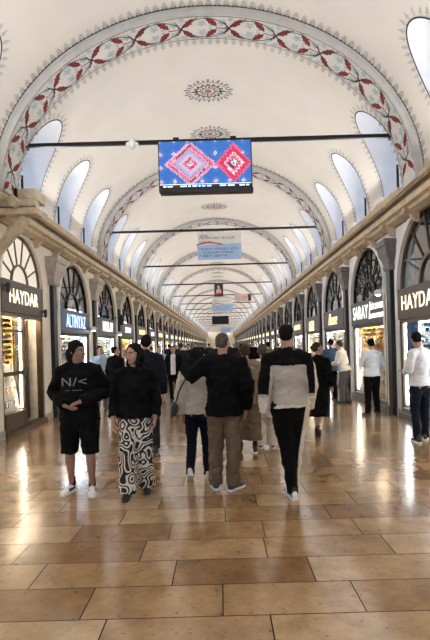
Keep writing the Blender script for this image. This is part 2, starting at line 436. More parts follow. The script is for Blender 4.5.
def resample(pts, step):
    out = []; acc = 0; nxt = step*.5
    for a, b in zip(pts[:-1], pts[1:]):
        l = (b-a).length
        while nxt <= acc+l:
            out.append((a+(b-a)*((nxt-acc)/l), (b-a).normalized())); nxt += step
        acc += l
    return out
def make_window(side):
    # local origin: window centre on the axis (y = 0)
    rv = MB(); pts = window_outline(0)
    XO = 3.98
    ring_in = [vmap(p[0], p[1], -.0, side) for p in pts]; ring_out = [(side*XO, q[1], q[2]) for q in ring_in]
    n = len(pts); rv.add(ring_in+ring_out, [(i, i+1, n+i+1, n+i) for i in range(n-1)]+[(n-1, 0, n, 2*n-1)])
    root = struct(rv.build('window_1', 'reveal_white', smooth=False))
    fr = MB()
    o2 = [Vector((q[1], q[2])) for q in ring_out]; cen = Vector((0, 5.1))
    for i in range(n):
        a, b = o2[i], o2[(i+1) % n]
        ai = cen+(a-cen)*.90; bi = cen+(b-cen)*.90
        fr.add([(side*(XO+dx), p[0], p[1]) for dx in (-.03, .04) for p in (a, b, bi, ai)], [(0, 1, 2, 3), (7, 6, 5, 4), (3, 2, 6, 7), (0, 4, 5, 1)])
    fr.box(side*(XO-.02), side*(XO+.02), -.015, .015, WZ0, WZT-.02)
    for z in (4.95, 5.45): fr.box(side*(XO-.02), side*(XO+.02), -WHW, WHW, z-.015, z+.015) if z < WZS else fr.box(side*(XO-.02), side*(XO+.02), -.48, .48, z-.015, z+.015)
    fr.build('window_frame', 'plastic_white', root)
    rdm = MB(); rdm.bar((side*3.50, -.36, WZ0), (side*3.50, -.36, 4.86), .03, .035); rdm.build('opening_rod', 'black_metal', root)
    gl = MB(); gl.add([(side*(XO+.01), p[0], p[1]) for p in o2], [tuple(range(n))]); gl.build('pane', 'glass', root)
    fm = MB(); ln = MB()
    for p, d in resample(pts, .105):
        nn = Vector((-d[1], d[0]))
        if (p+nn*.1-Vector((0, t2s(z2t(5.0))))).length < (p-nn*.1-Vector((0, t2s(z2t(5.0))))).length: nn = -nn
        painted(fm, spike(p+nn*.02, nn, .15, .075), .004, side)
    for a, b in zip(pts[:-1], pts[1:]):
        d = (b-a).normalized(); nn = Vector((-d[1], d[0]))
        painted(ln, [a-nn*.012, b-nn*.012, b+nn*.014, a+nn*.014], .006, side)
    fm.build('painted_fringe', 'fringe_paint', root); ln.build('painted_outline', 'dark_paint', root)
    return root
protos = {s: make_window(s) for s in (1, -1)}
CM = childmap()
wi = 1
for c in win_y:
    if c < 6: continue
    for s in (1, -1):
        if c == [q for q in win_y if q >= 6][0]:
            o = protos[s]
        else: o = copy_tree(protos[s], CM)
        o.location = (0, c, 0); o.name = 'window_%d' % wi; wi += 1

# arch ribs with scroll painting
def make_rib():
    RW, RD, RT = .62, .115, .05
    face = MB(); n = 96
    so = [STOT*2*i/n for i in range(n+1)]
    # grey moulded front face, soffit, back face
    prof = [(-.05, 0), (-.05, .035), (-.015, .05), (0, RD), (RW, RD), (RW+.01, .05), (RW+.03, 0)]
    P = [[vmap(y, s, d) for s in so] for y, d in prof]
    for j, (r0, r1) in enumerate(zip(P[:-1], P[1:])):
        m = n+1
        face.add(r0+r1, [(i, i+1, m+i+1, m+i) for i in range(n)], 1 if j == 3 else 0)
    root = struct(face.build('trim_1', ['rib_grey', 'rib_ground'], smooth=False))
    U = 2*STOT/12.0
    red, dk, bl = MB(), MB(), MB(); fr = MB()
    yc = RW/2; off = RD+.005
    def leaf(mb, y, s, ang, ln, wd, o=off):
        d = Vector((math.sin(ang), math.cos(ang))); nn = Vector((-d[1], d[0])); p = Vector((y, s))
        prof = [(0, .12), (.12, .35), (.3, .8), (.42, .62), (.55, .95), (.68, .55), (.8, .6), (.92, .22), (1, 0)]
        painted(mb, [p+d*ln*a+nn*wd*b for a, b in prof]+[p+d*ln*a-nn*wd*b*.75 for a, b in reversed(prof[:-1])], o)
    def ribbon(mb, pts, wd, o=off+.002):
        for a, b in zip(pts[:-1], pts[1:]):
            a, b = Vector(a), Vector(b); d = (b-a).normalized(); nn = Vector((-d[1], d[0]))*wd/2
            painted(mb, [a-nn, b-nn, b+nn, a+nn], o)
    for k in range(12):
        s0 = U*(k+.5)
        for sg in (1, -1):
            leaf(red, yc+sg*.03, s0-.03, sg*2.3, .28, .08)
            leaf(red, yc+sg*.04, s0+.22, sg*.8, .27, .08)
            ribbon(dk, [(yc+sg*(.015+.225*math.sin(PI*q/14)**.8), s0-.0+U*q/14) for q in range(15)], .016)
            ribbon(dk, [(yc+sg*(.02+.12*math.sin(PI*q/6)), s0+.04+.09*q/6) for q in range(5)], .020)
            ribbon(dk, [(yc+sg*.25, s0-.30+.018*q) if q < 2 else (yc+sg*(.25-.03*(q-1)), s0-.27+.02*q) for q in range(5)], .020)
            for (dy, ds, sz) in ((.13, .13, .10), (.11, .48, .10), (.22, -.02, .07), (.23, .40, .07), (.04, .33, .05)):
                st = [(yc+sg*dy+sz*(1 if q % 2 == 0 else .5)*math.cos(PI*q/5), s0+ds+sz*(1 if q % 2 == 0 else .5)*math.sin(PI*q/5)) for q in range(10)]
                painted(bl, st, off-.002)
        ribbon(dk, [(yc-.10+.05*q, s0-.04+.02*q) for q in range(5)], .018)
        ribbon(red, [(yc, s0+.0), (yc+.01, s0+.12), (yc, s0+.23)], .02)
        st = [(yc+.05*math.cos(PI*q/4)*(1 if q % 2 else .4), s0+.05*math.sin(PI*q/4)*(1 if q % 2 else .4)) for q in range(8)]
        painted(dk, st, off+.004)
    for y in (.025, RW-.025): ribbon(dk, [(y, s) for s in so], .012)
    ns = 70
    for i in range(ns):
        s = STOT*2*(i+.5)/ns
        painted(fr, spike((-.065, s), (-1, 0), .17, .125), .004)
        painted(fr, spike((RW-.10+.0, s), (1, 0), .09, .11), off-.003)
        painted(fr, spike((RW+.16, s), (1, 0), .18, .11), .004)
    ribbon(dk, [(-.058, s) for s in so], .02, .006)
    for i in range(ns*2):
        s = STOT*2*(i+.5)/(ns*2); painted(dk, [(-.066, s-.018), (-.10, s), (-.066, s+.018)], .007)
    red.build('painted_leaves', 'red_paint', root); dk.build('painted_stems', 'dark_paint', root)
    bl.build('painted_arabesque', 'pale_blue_paint', root); fr.build('painted_fringe', 'fringe_paint', root)
    return root
rib = make_rib(); CM = childmap()
for k in range(-1, NB):
    o = rib if k == 0 else copy_tree(rib, CM)
    o.location = (0, RIB0+BAY*k, 0); o.name = 'trim_%d' % (k+2)

# medallions painted on the crown
def make_medallion():
    m1 = MB(); 
    def P(mb, pts, mi, off=.004): mb.add([vmap(y, STOT+x, off) for x, y in pts], [tuple(range(len(pts)))], mi)
    def lf(x, y, ang, ln, wd, mi, off=.004):
        d = Vector((math.cos(ang), math.sin(ang))); nn = Vector((-d[1], d[0])); p = Vector((x, y))
        pr = [(0, .3), (.25, .9), (.5, .6), (.75, .8), (1, 0)]
        P(m1, [p+d*ln*a+nn*wd*b for a, b in pr]+[p+d*ln*a-nn*wd*b for a, b in reversed(pr[:-1])], mi, off)
    for i in range(28):
        a = 2*PI*i/28
        lf(.44*math.cos(a), .36*math.sin(a), a, .12 if i % 2 else .07, .035, 0)
    for i in range(40):
        a, b = 2*PI*i/40, 2*PI*(i+.6)/40
        P(m1, [(.43*math.cos(a), .35*math.sin(a)), (.43*math.cos(b), .35*math.sin(b)), (.405*math.cos(b), .325*math.sin(b)), (.405*math.cos(a), .325*math.sin(a))], 1)
    for i in range(16):
        a = 2*PI*i/16+.2
        lf(.24*math.cos(a), .19*math.sin(a), a+.7, .13, .03, 0, .005); lf(.26*math.cos(a), .20*math.sin(a), a-.8, .11, .022, 1, .006)
        lf(.12*math.cos(a), .10*math.sin(a), a+.3, .10, .022, 1 if i % 2 else 0, .005)
    for i in range(8): lf(.01, 0, 2*PI*i/8, .09, .03, 2, .007)
    for x in (-1, 1): lf(x*.2, 0, 0 if x > 0 else PI, .2, .03, 1, .007)
    return struct(m1.build('trim_90', ['medallion_grey', 'dark_paint', 'medallion_rose']))
md = make_medallion(); q = 0
for k in range(NB):
    for off in (2.55, 4.65):
        o = md if q == 0 else md.copy()
        if q: COL.objects.link(o)
        o.location = (0, RIB0+BAY*k+off, 0); o.name = 'trim_%d' % (90+q); q += 1

# ------------------------------------------------------------------ cornices
def cornice(side, nm, Y0=Y0):
    prof = [(3.86, 4.36), (3.47, 4.36), (3.47, 4.30), (3.50, 4.29), (3.50, 4.25), (3.60, 4.24), (3.60, 4.17), (3.53, 4.16), (3.53, 4.06), (3.62, 4.04), (3.64, 3.99), (3.80, 3.95), (3.86, 3.94)]
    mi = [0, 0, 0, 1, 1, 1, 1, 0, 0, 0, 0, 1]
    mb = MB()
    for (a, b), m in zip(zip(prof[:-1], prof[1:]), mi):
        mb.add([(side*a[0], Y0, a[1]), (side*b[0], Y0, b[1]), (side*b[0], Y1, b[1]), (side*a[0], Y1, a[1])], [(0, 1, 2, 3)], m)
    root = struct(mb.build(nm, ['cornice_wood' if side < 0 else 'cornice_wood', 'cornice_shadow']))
    if side < 0:
        q = MB(); q.box(-3.86, -3.50, -11.7, 8.38, 4.28, 4.36); q.build('gap_filler', 'wall_cream', root)  # filler added between wall and vault foot to stop light leaking in
    b0 = None; y = 6.3 if side > 0 else 8.9
    for i in range(96):
        if b0 is None:
            bb = MB(); x = side
            bb.prism([(3.845, 4.03), (3.56, 4.03), (3.56, 3.97), (3.68, 3.93), (3.74, 3.82), (3.845, 3.78)], lambda a, b, d: (x*a, d, b), -.05, .05)
            b0 = bb.build('bracket', 'cornice_wood', root); o = b0
        else:
            o = b0.copy(); COL.objects.link(o)
        o.location = (0, y, 0); y += 1.2
    return root
cornice(-1, 'trim_200', 8.38); cornice(1, 'trim_201')

# ------------------------------------------------------------------ walls with arched openings
# bay: centre, half width, spring height
def bays(side):
    out = []
    base = 12.9 if side < 0 else 11.95
    for k in range(-4, 33):
        c = base+3.6*k; hw, zs = 1.32, 2.62
        if side < 0 and k == -1: c, hw, zs = 9.52, 1.0, 2.93
        if side > 0: hw = 1.36
        if side > 0 and k == -1: hw, zs = 1.48, 2.62
        if c-hw < -2: continue
        out.append((k, c, hw, zs))
    return out
def wall(side, nm, m):
    mb = MB(); rv = MB(); Z1 = 4.3; x = side*WX; xo = side*(WX+.16)
    y = Y0; nseg = 16
    def colq(ya, za, yb, zb, top=Z1): mb.add([(x, ya, za), (x, yb, zb), (x, yb, top), (x, ya, top)], [(0, 1, 2, 3)])
    for k, c, hw, zs in bays(side):
        mb.add([(x, y, 0), (x, c-hw, 0), (x, c-hw, zs), (x, c-hw, Z1), (x, y, Z1)], [(0, 1, 2, 3, 4)])
        ap = [(c-hw*math.cos(PI*i/nseg), zs+hw*.98*math.sin(PI*i/nseg)) for i in range(nseg+1)]
        for a, b in zip(ap[:-1], ap[1:]): colq(a[0], a[1], b[0], b[1])
        path = [(c-hw, 0)]+ap+[(c+hw, 0)]
        for a, b in zip(path[:-1], path[1:]): mb.add([(x, a[0], a[1]), (x, b[0], b[1]), (xo, b[0], b[1]), (xo, a[0], a[1])], [(0, 1, 2, 3)])
        # raised archivolt
        for a, b in zip(ap[:-1], ap[1:]):
            cc = Vector((c, zs)); a, b = Vector(a), Vector(b); a2 = cc+(a-cc)*1.07; b2 = cc+(b-cc)*1.07; xi = side*(WX-.03)
            mb.add([(xi, a[0], a[1]), (xi, b[0], b[1]), (xi, b2[0], b2[1]), (xi, a2[0], a2[1]), (x, b2[0], b2[1]), (x, a2[0], a2[1]), (x, b[0], b[1]), (x, a[0], a[1])], [(0, 1, 2, 3), (3, 2, 4, 5), (0, 7, 6, 1)])
        y = c+hw
    mb.add([(x, y, 0), (x, Y1, 0), (x, Y1, Z1), (x, y, Z1)], [(0, 1, 2, 3)])
    struct(mb.build(nm, m))
wall(-1, 'wall_left', 'wall_cream'); wall(1, 'wall_right', 'wall_white')
# far end wall with a bright doorway
ew = MB(); yE = Y1-.01
ew.box(-3.9, -1.3, yE, yE+.3, 0, 3.2); ew.box(1.3, 3.9, yE, yE+.3, 0, 3.2); ew.box(-3.9, 3.9, yE, yE+.3, 3.2, 7.4); struct(ew.build('wall_back', 'wall_cream'))

# pilasters between the bays: flared stone corbel over a black shaft
def pilaster(side, ):
    s = side; c = MB(); kw = .68 if s > 0 else .82
    def ring(z, hw, d): hw *= kw; d *= kw; return [(s*(WX+.02), -hw, z), (s*(WX-d), -hw, z), (s*(WX-d), hw, z), (s*(WX+.02), hw, z)]
    lv = [(3.74, .46, .36), (3.62, .46, .36), (3.60, .42, .32), (3.44, .40, .29), (3.34, .32, .22), (3.22, .25, .17), (3.18, .27, .19), (3.10, .25, .17)]
    vs = []
    for l in lv: vs += ring(*l)
    fs = [(0, 1, 2, 3)]+[(i*4+j, i*4+(j+1) % 4, i*4+4+(j+1) % 4, i*4+4+j) for i in range(len(lv)-1) for j in range(4)]+[tuple(len(vs)-4+j for j in range(4))]
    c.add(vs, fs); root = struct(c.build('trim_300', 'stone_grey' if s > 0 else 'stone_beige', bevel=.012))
    sh = MB(); sh.box(s*(WX+.02), s*(WX-.09), -.12, .12, .18, 3.11); sh.box(s*(WX+.02), s*(WX-.11), -.14, .14, 0, .18)
    sh.build('shaft', 'black_shaft', root, bevel=.01)
    return root
pid = 300
for side in (-1, 1):
    p0 = pilaster(side); CM = childmap(); first = True
    base = 11.1 if side < 0 else 10.15
    for k in range(-1, 32):
        if side < 0 and k == -1: continue
        o = p0 if first else copy_tree(p0, CM); first = False
        o.location = (0, base+3.6*k, 0); o.name = 'trim_%d' % pid; pid += 1

# skirting
for side, nm in ((-1, 'baseboard_left'), (1, 'baseboard_right')):
    mb = MB(); y = Y0
    for k, c, hw, zs in bays(side):
        mb.box(side*(WX-.02), side*WX, y, c-hw, 0, .16); y = c+hw
    mb.box(side*(WX-.02), side*WX, y, Y1, 0, .16); struct(mb.build(nm, 'stone_beige'))

# ------------------------------------------------------------------ storefronts
def storefront(side, c, hw, zs, sign, lmat, smat, label, lit='lamp_warm', back='velvet_gold', low='velvet_white', fan='dark', detail=1, group=None, frame='bronze', tsize=.34, tx=1.0, txt_off=0, sub=None, shear=0):
    t = thing('storefront', label, 'storefront', (side*WX, c, 0), 0, group)
    s = side
    def bx(mb, u0, u1, v0, v1, z0, z1, mi=None): mb.box(s*v0, s*v1, u0, u1, z0, z1, mi)
    sz1 = zs+.02; sz0 = sz1-.62
    dw = .82 if detail > 1 else 0.0
    mull = hw-.09-dw
    # interior niche
    D = .80; mb = MB()
    bx(mb, -hw-.2, hw+.2, D, D+.05, 0, 4.25); bx(mb, -hw-.2, -hw-.15, .165, D, 0, 4.25); bx(mb, hw+.15, hw+.2, .165, D, 0, 4.25)
    bx(mb, -hw-.2, hw+.2, .165, D, 4.2, 4.25); bx(mb, -hw-.2, hw+.2, .18, D, sz0+.02, sz0+.08)
    mb.build('interior', 'shop_inner', t)
    lm = MB(); bx(lm, -hw*.92, hw*.92, .10, .27, sz0-.04, sz0+.015); lm.build('ceiling_lamp', lit, t)
    for u in (-hw+.10, (mull-.11) if detail > 1 else hw-.13):
        ls = MB(); bx(ls, u, u+.028, .085, .11, .26 if detail < 2 else .45, sz0-.08); ls.build('added_light_strip', lit+'_strip', t)  # made-up lamp strips, added to brighten the window display
    # sign
    mb = MB(); bx(mb, -hw-.0, hw+.0, -.02, .10, sz0, sz1); sg = mb.build('sign_board', smat, t, bevel=.01)
    rd = 1 if s < 0 else -1
    def put(txt, size, xs, du, dz, mt, dep=.008, sh=0, al='CENTER'):
        vs, fs = text_mesh(txt, size, dep, xs, sh, al)
        m = MB(); m.add([(s*(-.026-v[2]), rd*(v[0]+du), dz+v[1]) for v in vs], fs); return m.build('lettering', mt, sg)
    if sign: put(sign, tsize, tx, txt_off, (sz0+sz1)/2, lmat, sh=shear)
    if sub:
        for (txt, size, xs, du, dz) in sub: put(txt, size, xs, du, (sz0+sz1)/2+dz, lmat)
    # fanlight
    fr = MB(); n = 20; v0, v1 = .05, .11
    def arc(r0, r1):
        for i in range(n):
            a, b = PI*i/n, PI*(i+1)/n
            q = [(r*math.cos(w)*hw, sz1+r*math.sin(w)*hw*.97) for r, w in ((r0, a), (r0, b), (r1, b), (r1, a))]
            fr.add([(s*v, p[0], p[1]) for v in (v0, v1) for p in q], [(0, 1, 2, 3), (7, 6, 5, 4), (0, 4, 5, 1), (3, 2, 6, 7)])
    arc(.95, 1.0); arc(.36, .40)
    if fan == 'scroll':
        rg = random.Random(int(c*10))
        for i in range(46):
            a = rg.uniform(.15, PI-.15); r = rg.uniform(.2, .88); R0 = rg.uniform(.07, .15); uc, zc_ = r*hw*math.cos(a), sz1+r*hw*math.sin(a)*.95
            pr = None
            for q_ in range(10):
                w = q_/9*4.6+i; rr = R0*(1-q_/14); p = (s*.08, uc+rr*math.cos(w), max(sz1+.02, zc_+rr*math.sin(w)))
                if pr: fr.bar(pr, p, .02)
                pr = p
        nsp = 9
    else: nsp = 7
    for i in range(1, nsp):
        a = PI*i/nsp; ca, sa = math.cos(a)*hw, math.sin(a)*hw*.97
        fr.bar((s*.08, ca*.38, sz1+sa*.38), (s*.08, ca*.97, sz1+sa*.97), .028)
    f = fr.build('fanlight', frame if fan != 'scroll' else 'black_metal', t)
    g = MB(); g.add([(s*.09, .97*hw*math.cos(PI*i/n), sz1+.96*hw*math.sin(PI*i/n)) for i in range(n+1)], [tuple(range(n+1))])
    g.build('pane', 'frosted_panel' if fan == 'lit' else 'glass_dark', f)
    if fan != 'lit':
        db = MB(); bx(db, -hw-.1, hw+.1, .40, .45, sz0+.1, 4.2); db.build('dark_backing', 'shop_dark', t)  # dark sheet stands in for the unlit space behind the fanlight
    # frame, plinth and glass
    mb = MB()
    for u in (-hw, hw-.09): bx(mb, u, u+.09, .02, .13, 0, sz0)
    bx(mb, -hw, hw, .02, .13, sz0-.07, sz0)
    dw = .82 if detail > 1 else 0.0
    mull = hw-.09-dw
    if dw: bx(mb, mull-.08, mull, .02, .13, 0, sz0)
    mb.build('frame', frame, t, bevel=.008)
    mb = MB(); bx(mb, -hw+.09, (mull-.08 if dw else hw-.09), .0, .15, 0, (.42 if detail > 1 else .20)); bx(mb, -hw+.02, hw-.02, -.06, .15, 0, .10)
    mb.build('plinth', frame if s < 0 else 'stone_grey', t, bevel=.008)
    mb = MB(); bx(mb, -hw+.09, (mull-.08 if dw else hw-.09), .07, .078, (.42 if detail > 1 else .20), sz0-.07); gw = mb.build('display_window', 'glass', t)
    if detail > 1:
        r = MB(); bx(r, -hw+.09, mull-.08, .04, .10, 1.12, 1.20); r.build('rail', frame, gw); r = MB(); bx(r, -hw+.09, mull-.08, .04, .10, sz0-.37, sz0-.32); r.build('rail', frame, gw)
        # recessed door
        d = MB(); v0 = .30; u0, u1 = mull, hw-.09
        bx(d, u0, u0+.09, v0, v0+.05, .1, sz0-.07); bx(d, u1-.09, u1, v0, v0+.05, .1, sz0-.07); bx(d, u0, u1, v0, v0+.05, sz0-.2, sz0-.07); bx(d, u0, u1, v0, v0+.05, 1.1, 1.2); bx(d, u0, u1, v0, v0+.05, .1, .42)
        dd = d.build('door', frame, t, bevel=.006); d = MB(); bx(d, u0+.09, u1-.09, v0+.02, v0+.028, .42, sz0-.2); d.build('pane', 'glass', dd)
        d = MB(); bx(d, u0+.03, u0+.06, v0-.06, v0-.035, .9, 1.5); bx(d, u0+.03, u0+.06, v0-.06, v0+.01, .95, .98); bx(d, u0+.03, u0+.06, v0-.06, v0+.01, 1.42, 1.45); d.build('handle', 'steel', dd)
    # goods: back panel, stepped stand and jewellery
    mb = MB(); bx(mb, -hw-.05, mull-.02 if dw else hw+.05, .28, .32, .12, sz0-.03); mb.build('back_panel', back, t)
    mb = MB()
    for i in range(4): bx(mb, -hw+.05, mull-.1 if dw else hw-.05, .14+.035*i, .28, .32+.24*i, .50+.24*i)
    st = mb.build('display_stand', low, t)
    rg = random.Random(int(c*7)); j = MB(); nj = (300, 700)[detail > 0] if detail < 3 else 800
    ue = mull-.15 if dw else hw-.1
    for i in range(nj):
        up = rg.random() < .55; u = rg.uniform(-hw+.12, ue)
        if up:
            z = 1.34+.105*rg.randrange(int((sz0-.12-1.34)/.105)+1); w_ = rg.uniform(.03, .055); h_ = rg.uniform(.04, .075)
            bx(j, u-w_, u+w_, .255, .278, z, z+h_, rg.choice((0, 0, 3) if back == 'velvet_gold' else (0, 1, 1, 4)))
        else:
            k = rg.randrange(4); z = .50+.24*k; w_ = rg.uniform(.015, .06); h_ = rg.uniform(.03, .15); v = .142+.035*k+rg.uniform(0, .01)
            bx(j, u-w_, u+w_, v, v+.02, z, z+h_, rg.choice((0, 1, 3, 2, 2, 4)))
    jj = j.build('jewellery', ['gold', 'silver', 'velvet_white', 'bronze', 'stone_beige'], t); jj['kind'] = 'stuff'  # bronze pieces stand in for dark shadow among the goods
    return t
ORD = ['first', 'second', 'third', 'fourth', 'fifth', 'sixth', 'seventh', 'eighth', 'ninth', 'tenth']
farmade = {}
for side in (-1, 1):
    nth = 0
    for k, c, hw, zs in bays(side):
        if c+hw < 7.0 and not (c > 0): continue
        sn = 'left' if side < 0 else 'right'
        if side < 0 and k == -1:
            storefront(-1, c, hw, zs, 'HAYDAR', 'letter_warm', 'bronze_sign', 'bronze jewellery shopfront with warm lit HAYDAR sign and glowing fanlight, left wall', fan='lit', detail=3, tsize=.40, tx=.82, txt_off=-.02)
        elif side < 0 and k == 0:
            storefront(-1, c, hw, zs, 'ALTINYAZ', 'letter_blue', 'navy_sign', 'shopfront with blue glowing sign letters on the left wall', 'lamp_cool', 'velvet_white', fan='dark', tsize=.50, tx=.68, frame='black_metal')
        elif side < 0 and k == 1:
            storefront(-1, c, hw, zs, 'HOSLAV', 'letter_white', 'grey_sign', 'shopfront with white glowing sign beyond the blue sign, left wall', 'lamp_cool', 'teal_panel', fan='dark', tsize=.50, tx=.75, frame='black_metal')
        elif side > 0 and k == -1:
            storefront(1, c, hw, zs, 'HAYDAR', 'letter_warm', 'bronze_sign', 'bronze shopfront with lit HAYDAR sign at the right edge', 'lamp_cool', 'teal_panel', fan='dark', detail=1, tsize=.42, tx=.95, txt_off=-.42)
        elif side > 0 and k == 0:
            storefront(1, c, hw, zs, 'SARAY', 'letter_white', 'grey_sign', 'wide shopfront with white SARAY sign and gold bracelets in the window', 'lamp_warm', 'velvet_gold', fan='scroll', tsize=.50, tx=.84, txt_off=-.50, frame='grey_sign',
                       sub=[('/', .6, .8, .30, 0), ('MÜCEVHER', .20, .9, .78, .09), ('KUYUMCULUK', .16, .9, .78, -.13)])
        elif side > 0 and k == 1:
            storefront(1, c, hw, zs, 'Rose', 'letter_gold', 'grey_sign', 'narrow shopfront with gold script sign beyond the SARAY shop', 'lamp_cool', 'velvet_white', fan='dark', tsize=.55, frame='black_metal', shear=.4)
        elif side > 0 and k == 2:
            storefront(1, c, hw, zs, 'ALTIN', 'letter_gold', 'grey_sign', 'shopfront with two glowing gold sign lines past the script sign, right wall', 'lamp_warm', 'velvet_white', fan='dark', tsize=.36, frame='black_metal', txt_off=0, sub=[('KUYUMCU', .2, 1, 0, -.2)])
        else:
            lamp = ('lamp_warm', 'lamp_cool')[k % 2]
            key = (side, k % 2)
            if c < 7 or k < 5 or key not in farmade:
                if c < 7: lab = '%s storefront beside the camera on the %s wall' % ('nearer' if c < 3 else 'farther', sn)
                elif k < 5: lab = '%s storefront from the camera along the %s wall, small in the distance' % (ORD[k+1], sn)
                else: lab = 'distant storefront far down the %s wall' % sn
                t = storefront(side, c, hw, zs, ('KUYUMCU' if k % 2 else 'SARRAF'), ('letter_white', 'letter_gold')[k % 2], ('grey_sign', 'bronze_sign')[k % 2], lab, lamp, ('velvet_gold', 'velvet_white')[k % 2], fan='dark', detail=0, tsize=.34,
                               group=('distant storefronts on the %s wall' % sn) if k >= 5 else None, frame='black_metal')
                if k >= 5: farmade[key] = t; CMF = childmap()
            else:
                CMF = childmap(); t = copy_tree(farmade[key], CMF); t.location = (side*WX, c, 0)
# ------------------------------------------------------------------ tie rods across the vault
rod_half = vx(5.26)-.02
TXT = ['nearest black tie rod, carrying the carpet screen', 'second black tie rod from the camera, carrying the white and blue banner']
rod0 = None
for k in range(NB):
    if rod0 is None:
        mb = MB(); mb.bar((-rod_half, 0, 0), (rod_half, 0, 0), .055, .065); rod0 = mb.build('tie_rod', 'black_metal'); o = rod0
        for sx in (-1, 1):
            m = MB(); m.box(sx*(rod_half-.10), sx*(rod_half+.02), -.06, .06, -.06, .06); m.build('anchor_plate', 'black_metal', rod0)
        CMR = childmap()
    else: o = copy_tree(rod0, CMR)
    o.location = (0, 8.42+BAY*k, 5.26)
    if k < 2: tag(o, TXT[k], 'tie rod', 'black tie rods across the vault')
    elif k < 6: tag(o, 'thin black tie rod, %s one from the camera' % ORD[k], 'tie rod', 'black tie rods across the vault')
    else: tag(o, 'tiny black tie rod at the far end of the vault', 'tie rod', 'black tie rods across the vault')
# small pale lamp on the first rod
m = MB(); m.tube([(-.0, 0, -.075), (0, 0, .03)], [.05, .06], n=14); m.tube([(-.07, 0, -.02), (.07, 0, -.02)], [.045, .045], side=(0, 1, 0), n=12)
o = m.build('spotlight', 'plastic_white', loc=(-1.36, 8.36, 5.23), smooth=True); tag(o, 'small white spotlight clamped on the nearest tie rod left of the screen', 'lamp')

# ------------------------------------------------------------------ hanging screen
scr = thing('hanging_screen', 'wide hanging screen showing a blue and pink kilim carpet', 'screen', (-.07, 8.30, 4.79)); scr.scale = (1.01, 1, .93)
mb = MB(); mb.box(-.82, .82, 0, .09, -.50, .46); mb.box(-.80, .83, -.03, .12, -.535, -.455); mb.build('casing', 'plastic_black', scr, bevel=.008)
mb = MB(); mb.box(-.80, .80, -.008, -.002, -.36, .45); mb.build('picture', 'screen_kilim', scr)
mb = MB(); mb.box(-.80, .80, -.012, -.006, -.44, -.36); tk = mb.build('ticker_bar', 'plastic_black', scr)
mb = MB(); mb.box(-.80, .80, -.016, -.011, -.372, -.362, 0)
rg = random.Random(3); x = -.74
while x < .74:
    w_ = rg.uniform(.03, .13); mb.box(x, min(.76, x+w_), -.018, -.012, -.415, -.392, 0 if rg.random() < .8 else 1); x += w_+rg.uniform(.012, .03)
mb.build('ticker_text', ['letter_blue', 'red_paint'], tk)
for sx in (-.5, .5):
    mb = MB(); mb.bar((sx, .045, .44), (sx, .045, .53), .03); mb.box(sx-.05, sx+.05, .0, .085, .45, .535); mb.build('hanger', 'black_metal', scr)

# ------------------------------------------------------------------ banners hung from the farther rods
mat('banner_white', (.66, .65, .63), .8, var=.03); mat('banner_blue', (.33, .47, .70), .8, var=.04); mat('banner_ink', (.06, .07, .12), .8); mat('banner_red', (.55, .04, .04), .7); mat('poster_dark', (.03, .025, .03), .6); mat('poster_pink', (.55, .40, .36), .7)
def line_text(mb, x0, x1, z, h, y, mi=0, seed=1):
    rg = random.Random(seed); x = x0
    while x < x1:
        w_ = rg.uniform(.5, .9)*h; k = rg.randrange(4)
        mb.box(x, x+w_*.3, y-.004, y, z, z+h, mi)
        if k % 2: mb.box(x, x+w_, y-.004, y, z+h*.75, z+h, mi)
        if k > 1: mb.box(x, x+w_, y-.004, y, z, z+h*.25, mi)
        x += w_+h*.35
        if rg.random() < .15: x += h*.6
def banner(x, y, ztop, wd, hw_, hb, label, txt=True, seed=1):
    """white upper sheet and blue lower sheet"""
    t = thing('hanging_banner', label, 'banner', (x, y, ztop))
    H1 = hw_; m = MB(); m.box(-wd/2, wd/2, -.006, .006, -H1, 0); m.build('white_sheet', 'banner_white', t)
    m = MB(); m.prism([(-wd/2-.02, -H1+.02), (0, -H1+.05), (wd/2, -H1+.06), (wd/2, -H1-hb), (-wd/2, -H1-hb)], lambda a, b, d: (a, d, b), -.012, -.007); bl = m.build('blue_sheet', 'banner_blue', t)
    m = MB()
    def tx(s, sz, xx, zz):
        vs, fs = text_mesh(s, sz, .003, 1.0, 0, 'LEFT'); m.add([(v[0]+xx, -.010-v[2], v[1]+zz) for v in vs], fs, 0)
    tx('YENI', .12, -wd/2+.06, -.13); tx('MEVSIM HALI VE KILIM', .105, -wd/2+.06, -H1*.45); tx('CARSISI', .105, -wd/2+.06, -H1*.72)
    m.build('lettering', ['banner_ink'], t)
    m = MB()
    for i in range(12):
        xa, xb = -wd/2-.03+wd*.6*i/12, -wd/2-.03+wd*.6*(i+1)/12; f = lambda x_: -H1+.03+.07*math.sin(PI*(x_+wd/2+.03)/(wd*.6))
        m.add([(xa, -.016, f(xa)-.02), (xb, -.016, f(xb)-.02), (xb, -.016, f(xb)+.02), (xa, -.016, f(xa)+.02)], [(0, 1, 2, 3)])
    m.build('red_swoosh', 'banner_red', t)
    m = MB()
    for r in range(3): line_text(m, -wd/2+.06, wd/2-.1-.2*r, -H1-hb*(.30+.24*r), hb*.13, -.0125, 0, seed+r)
    m.build('lettering', 'banner_ink', bl)
    for sx in (-.4, .4):
        m = MB(); m.bar((sx*wd, 0, 0), (sx*wd, 0, .12), .012); m.build('cord', 'black_metal', t)
    return t
def XZ(px, py, Y):
    dx, dy = px-221, 345-py
    c, s = math.cos(roll), math.sin(roll)
    X, H = dx*c-dy*s*-1*0 + dy*s, dy*c-dx*s
    return CAMX+X*Y/F, 1.6+H*Y/F
x, z = XZ(219, 231.5, 14.85); banner(x, 14.85, 5.18, 1.38, .44, .44, 'white and blue hanging banner with red swoosh on the second tie rod')
x, z = XZ(222.5, 298, 34.3); banner(x, 34.3, z, 1.5, .50, .5, 'small distant white and blue banner between the poster and the dark screen', seed=5)
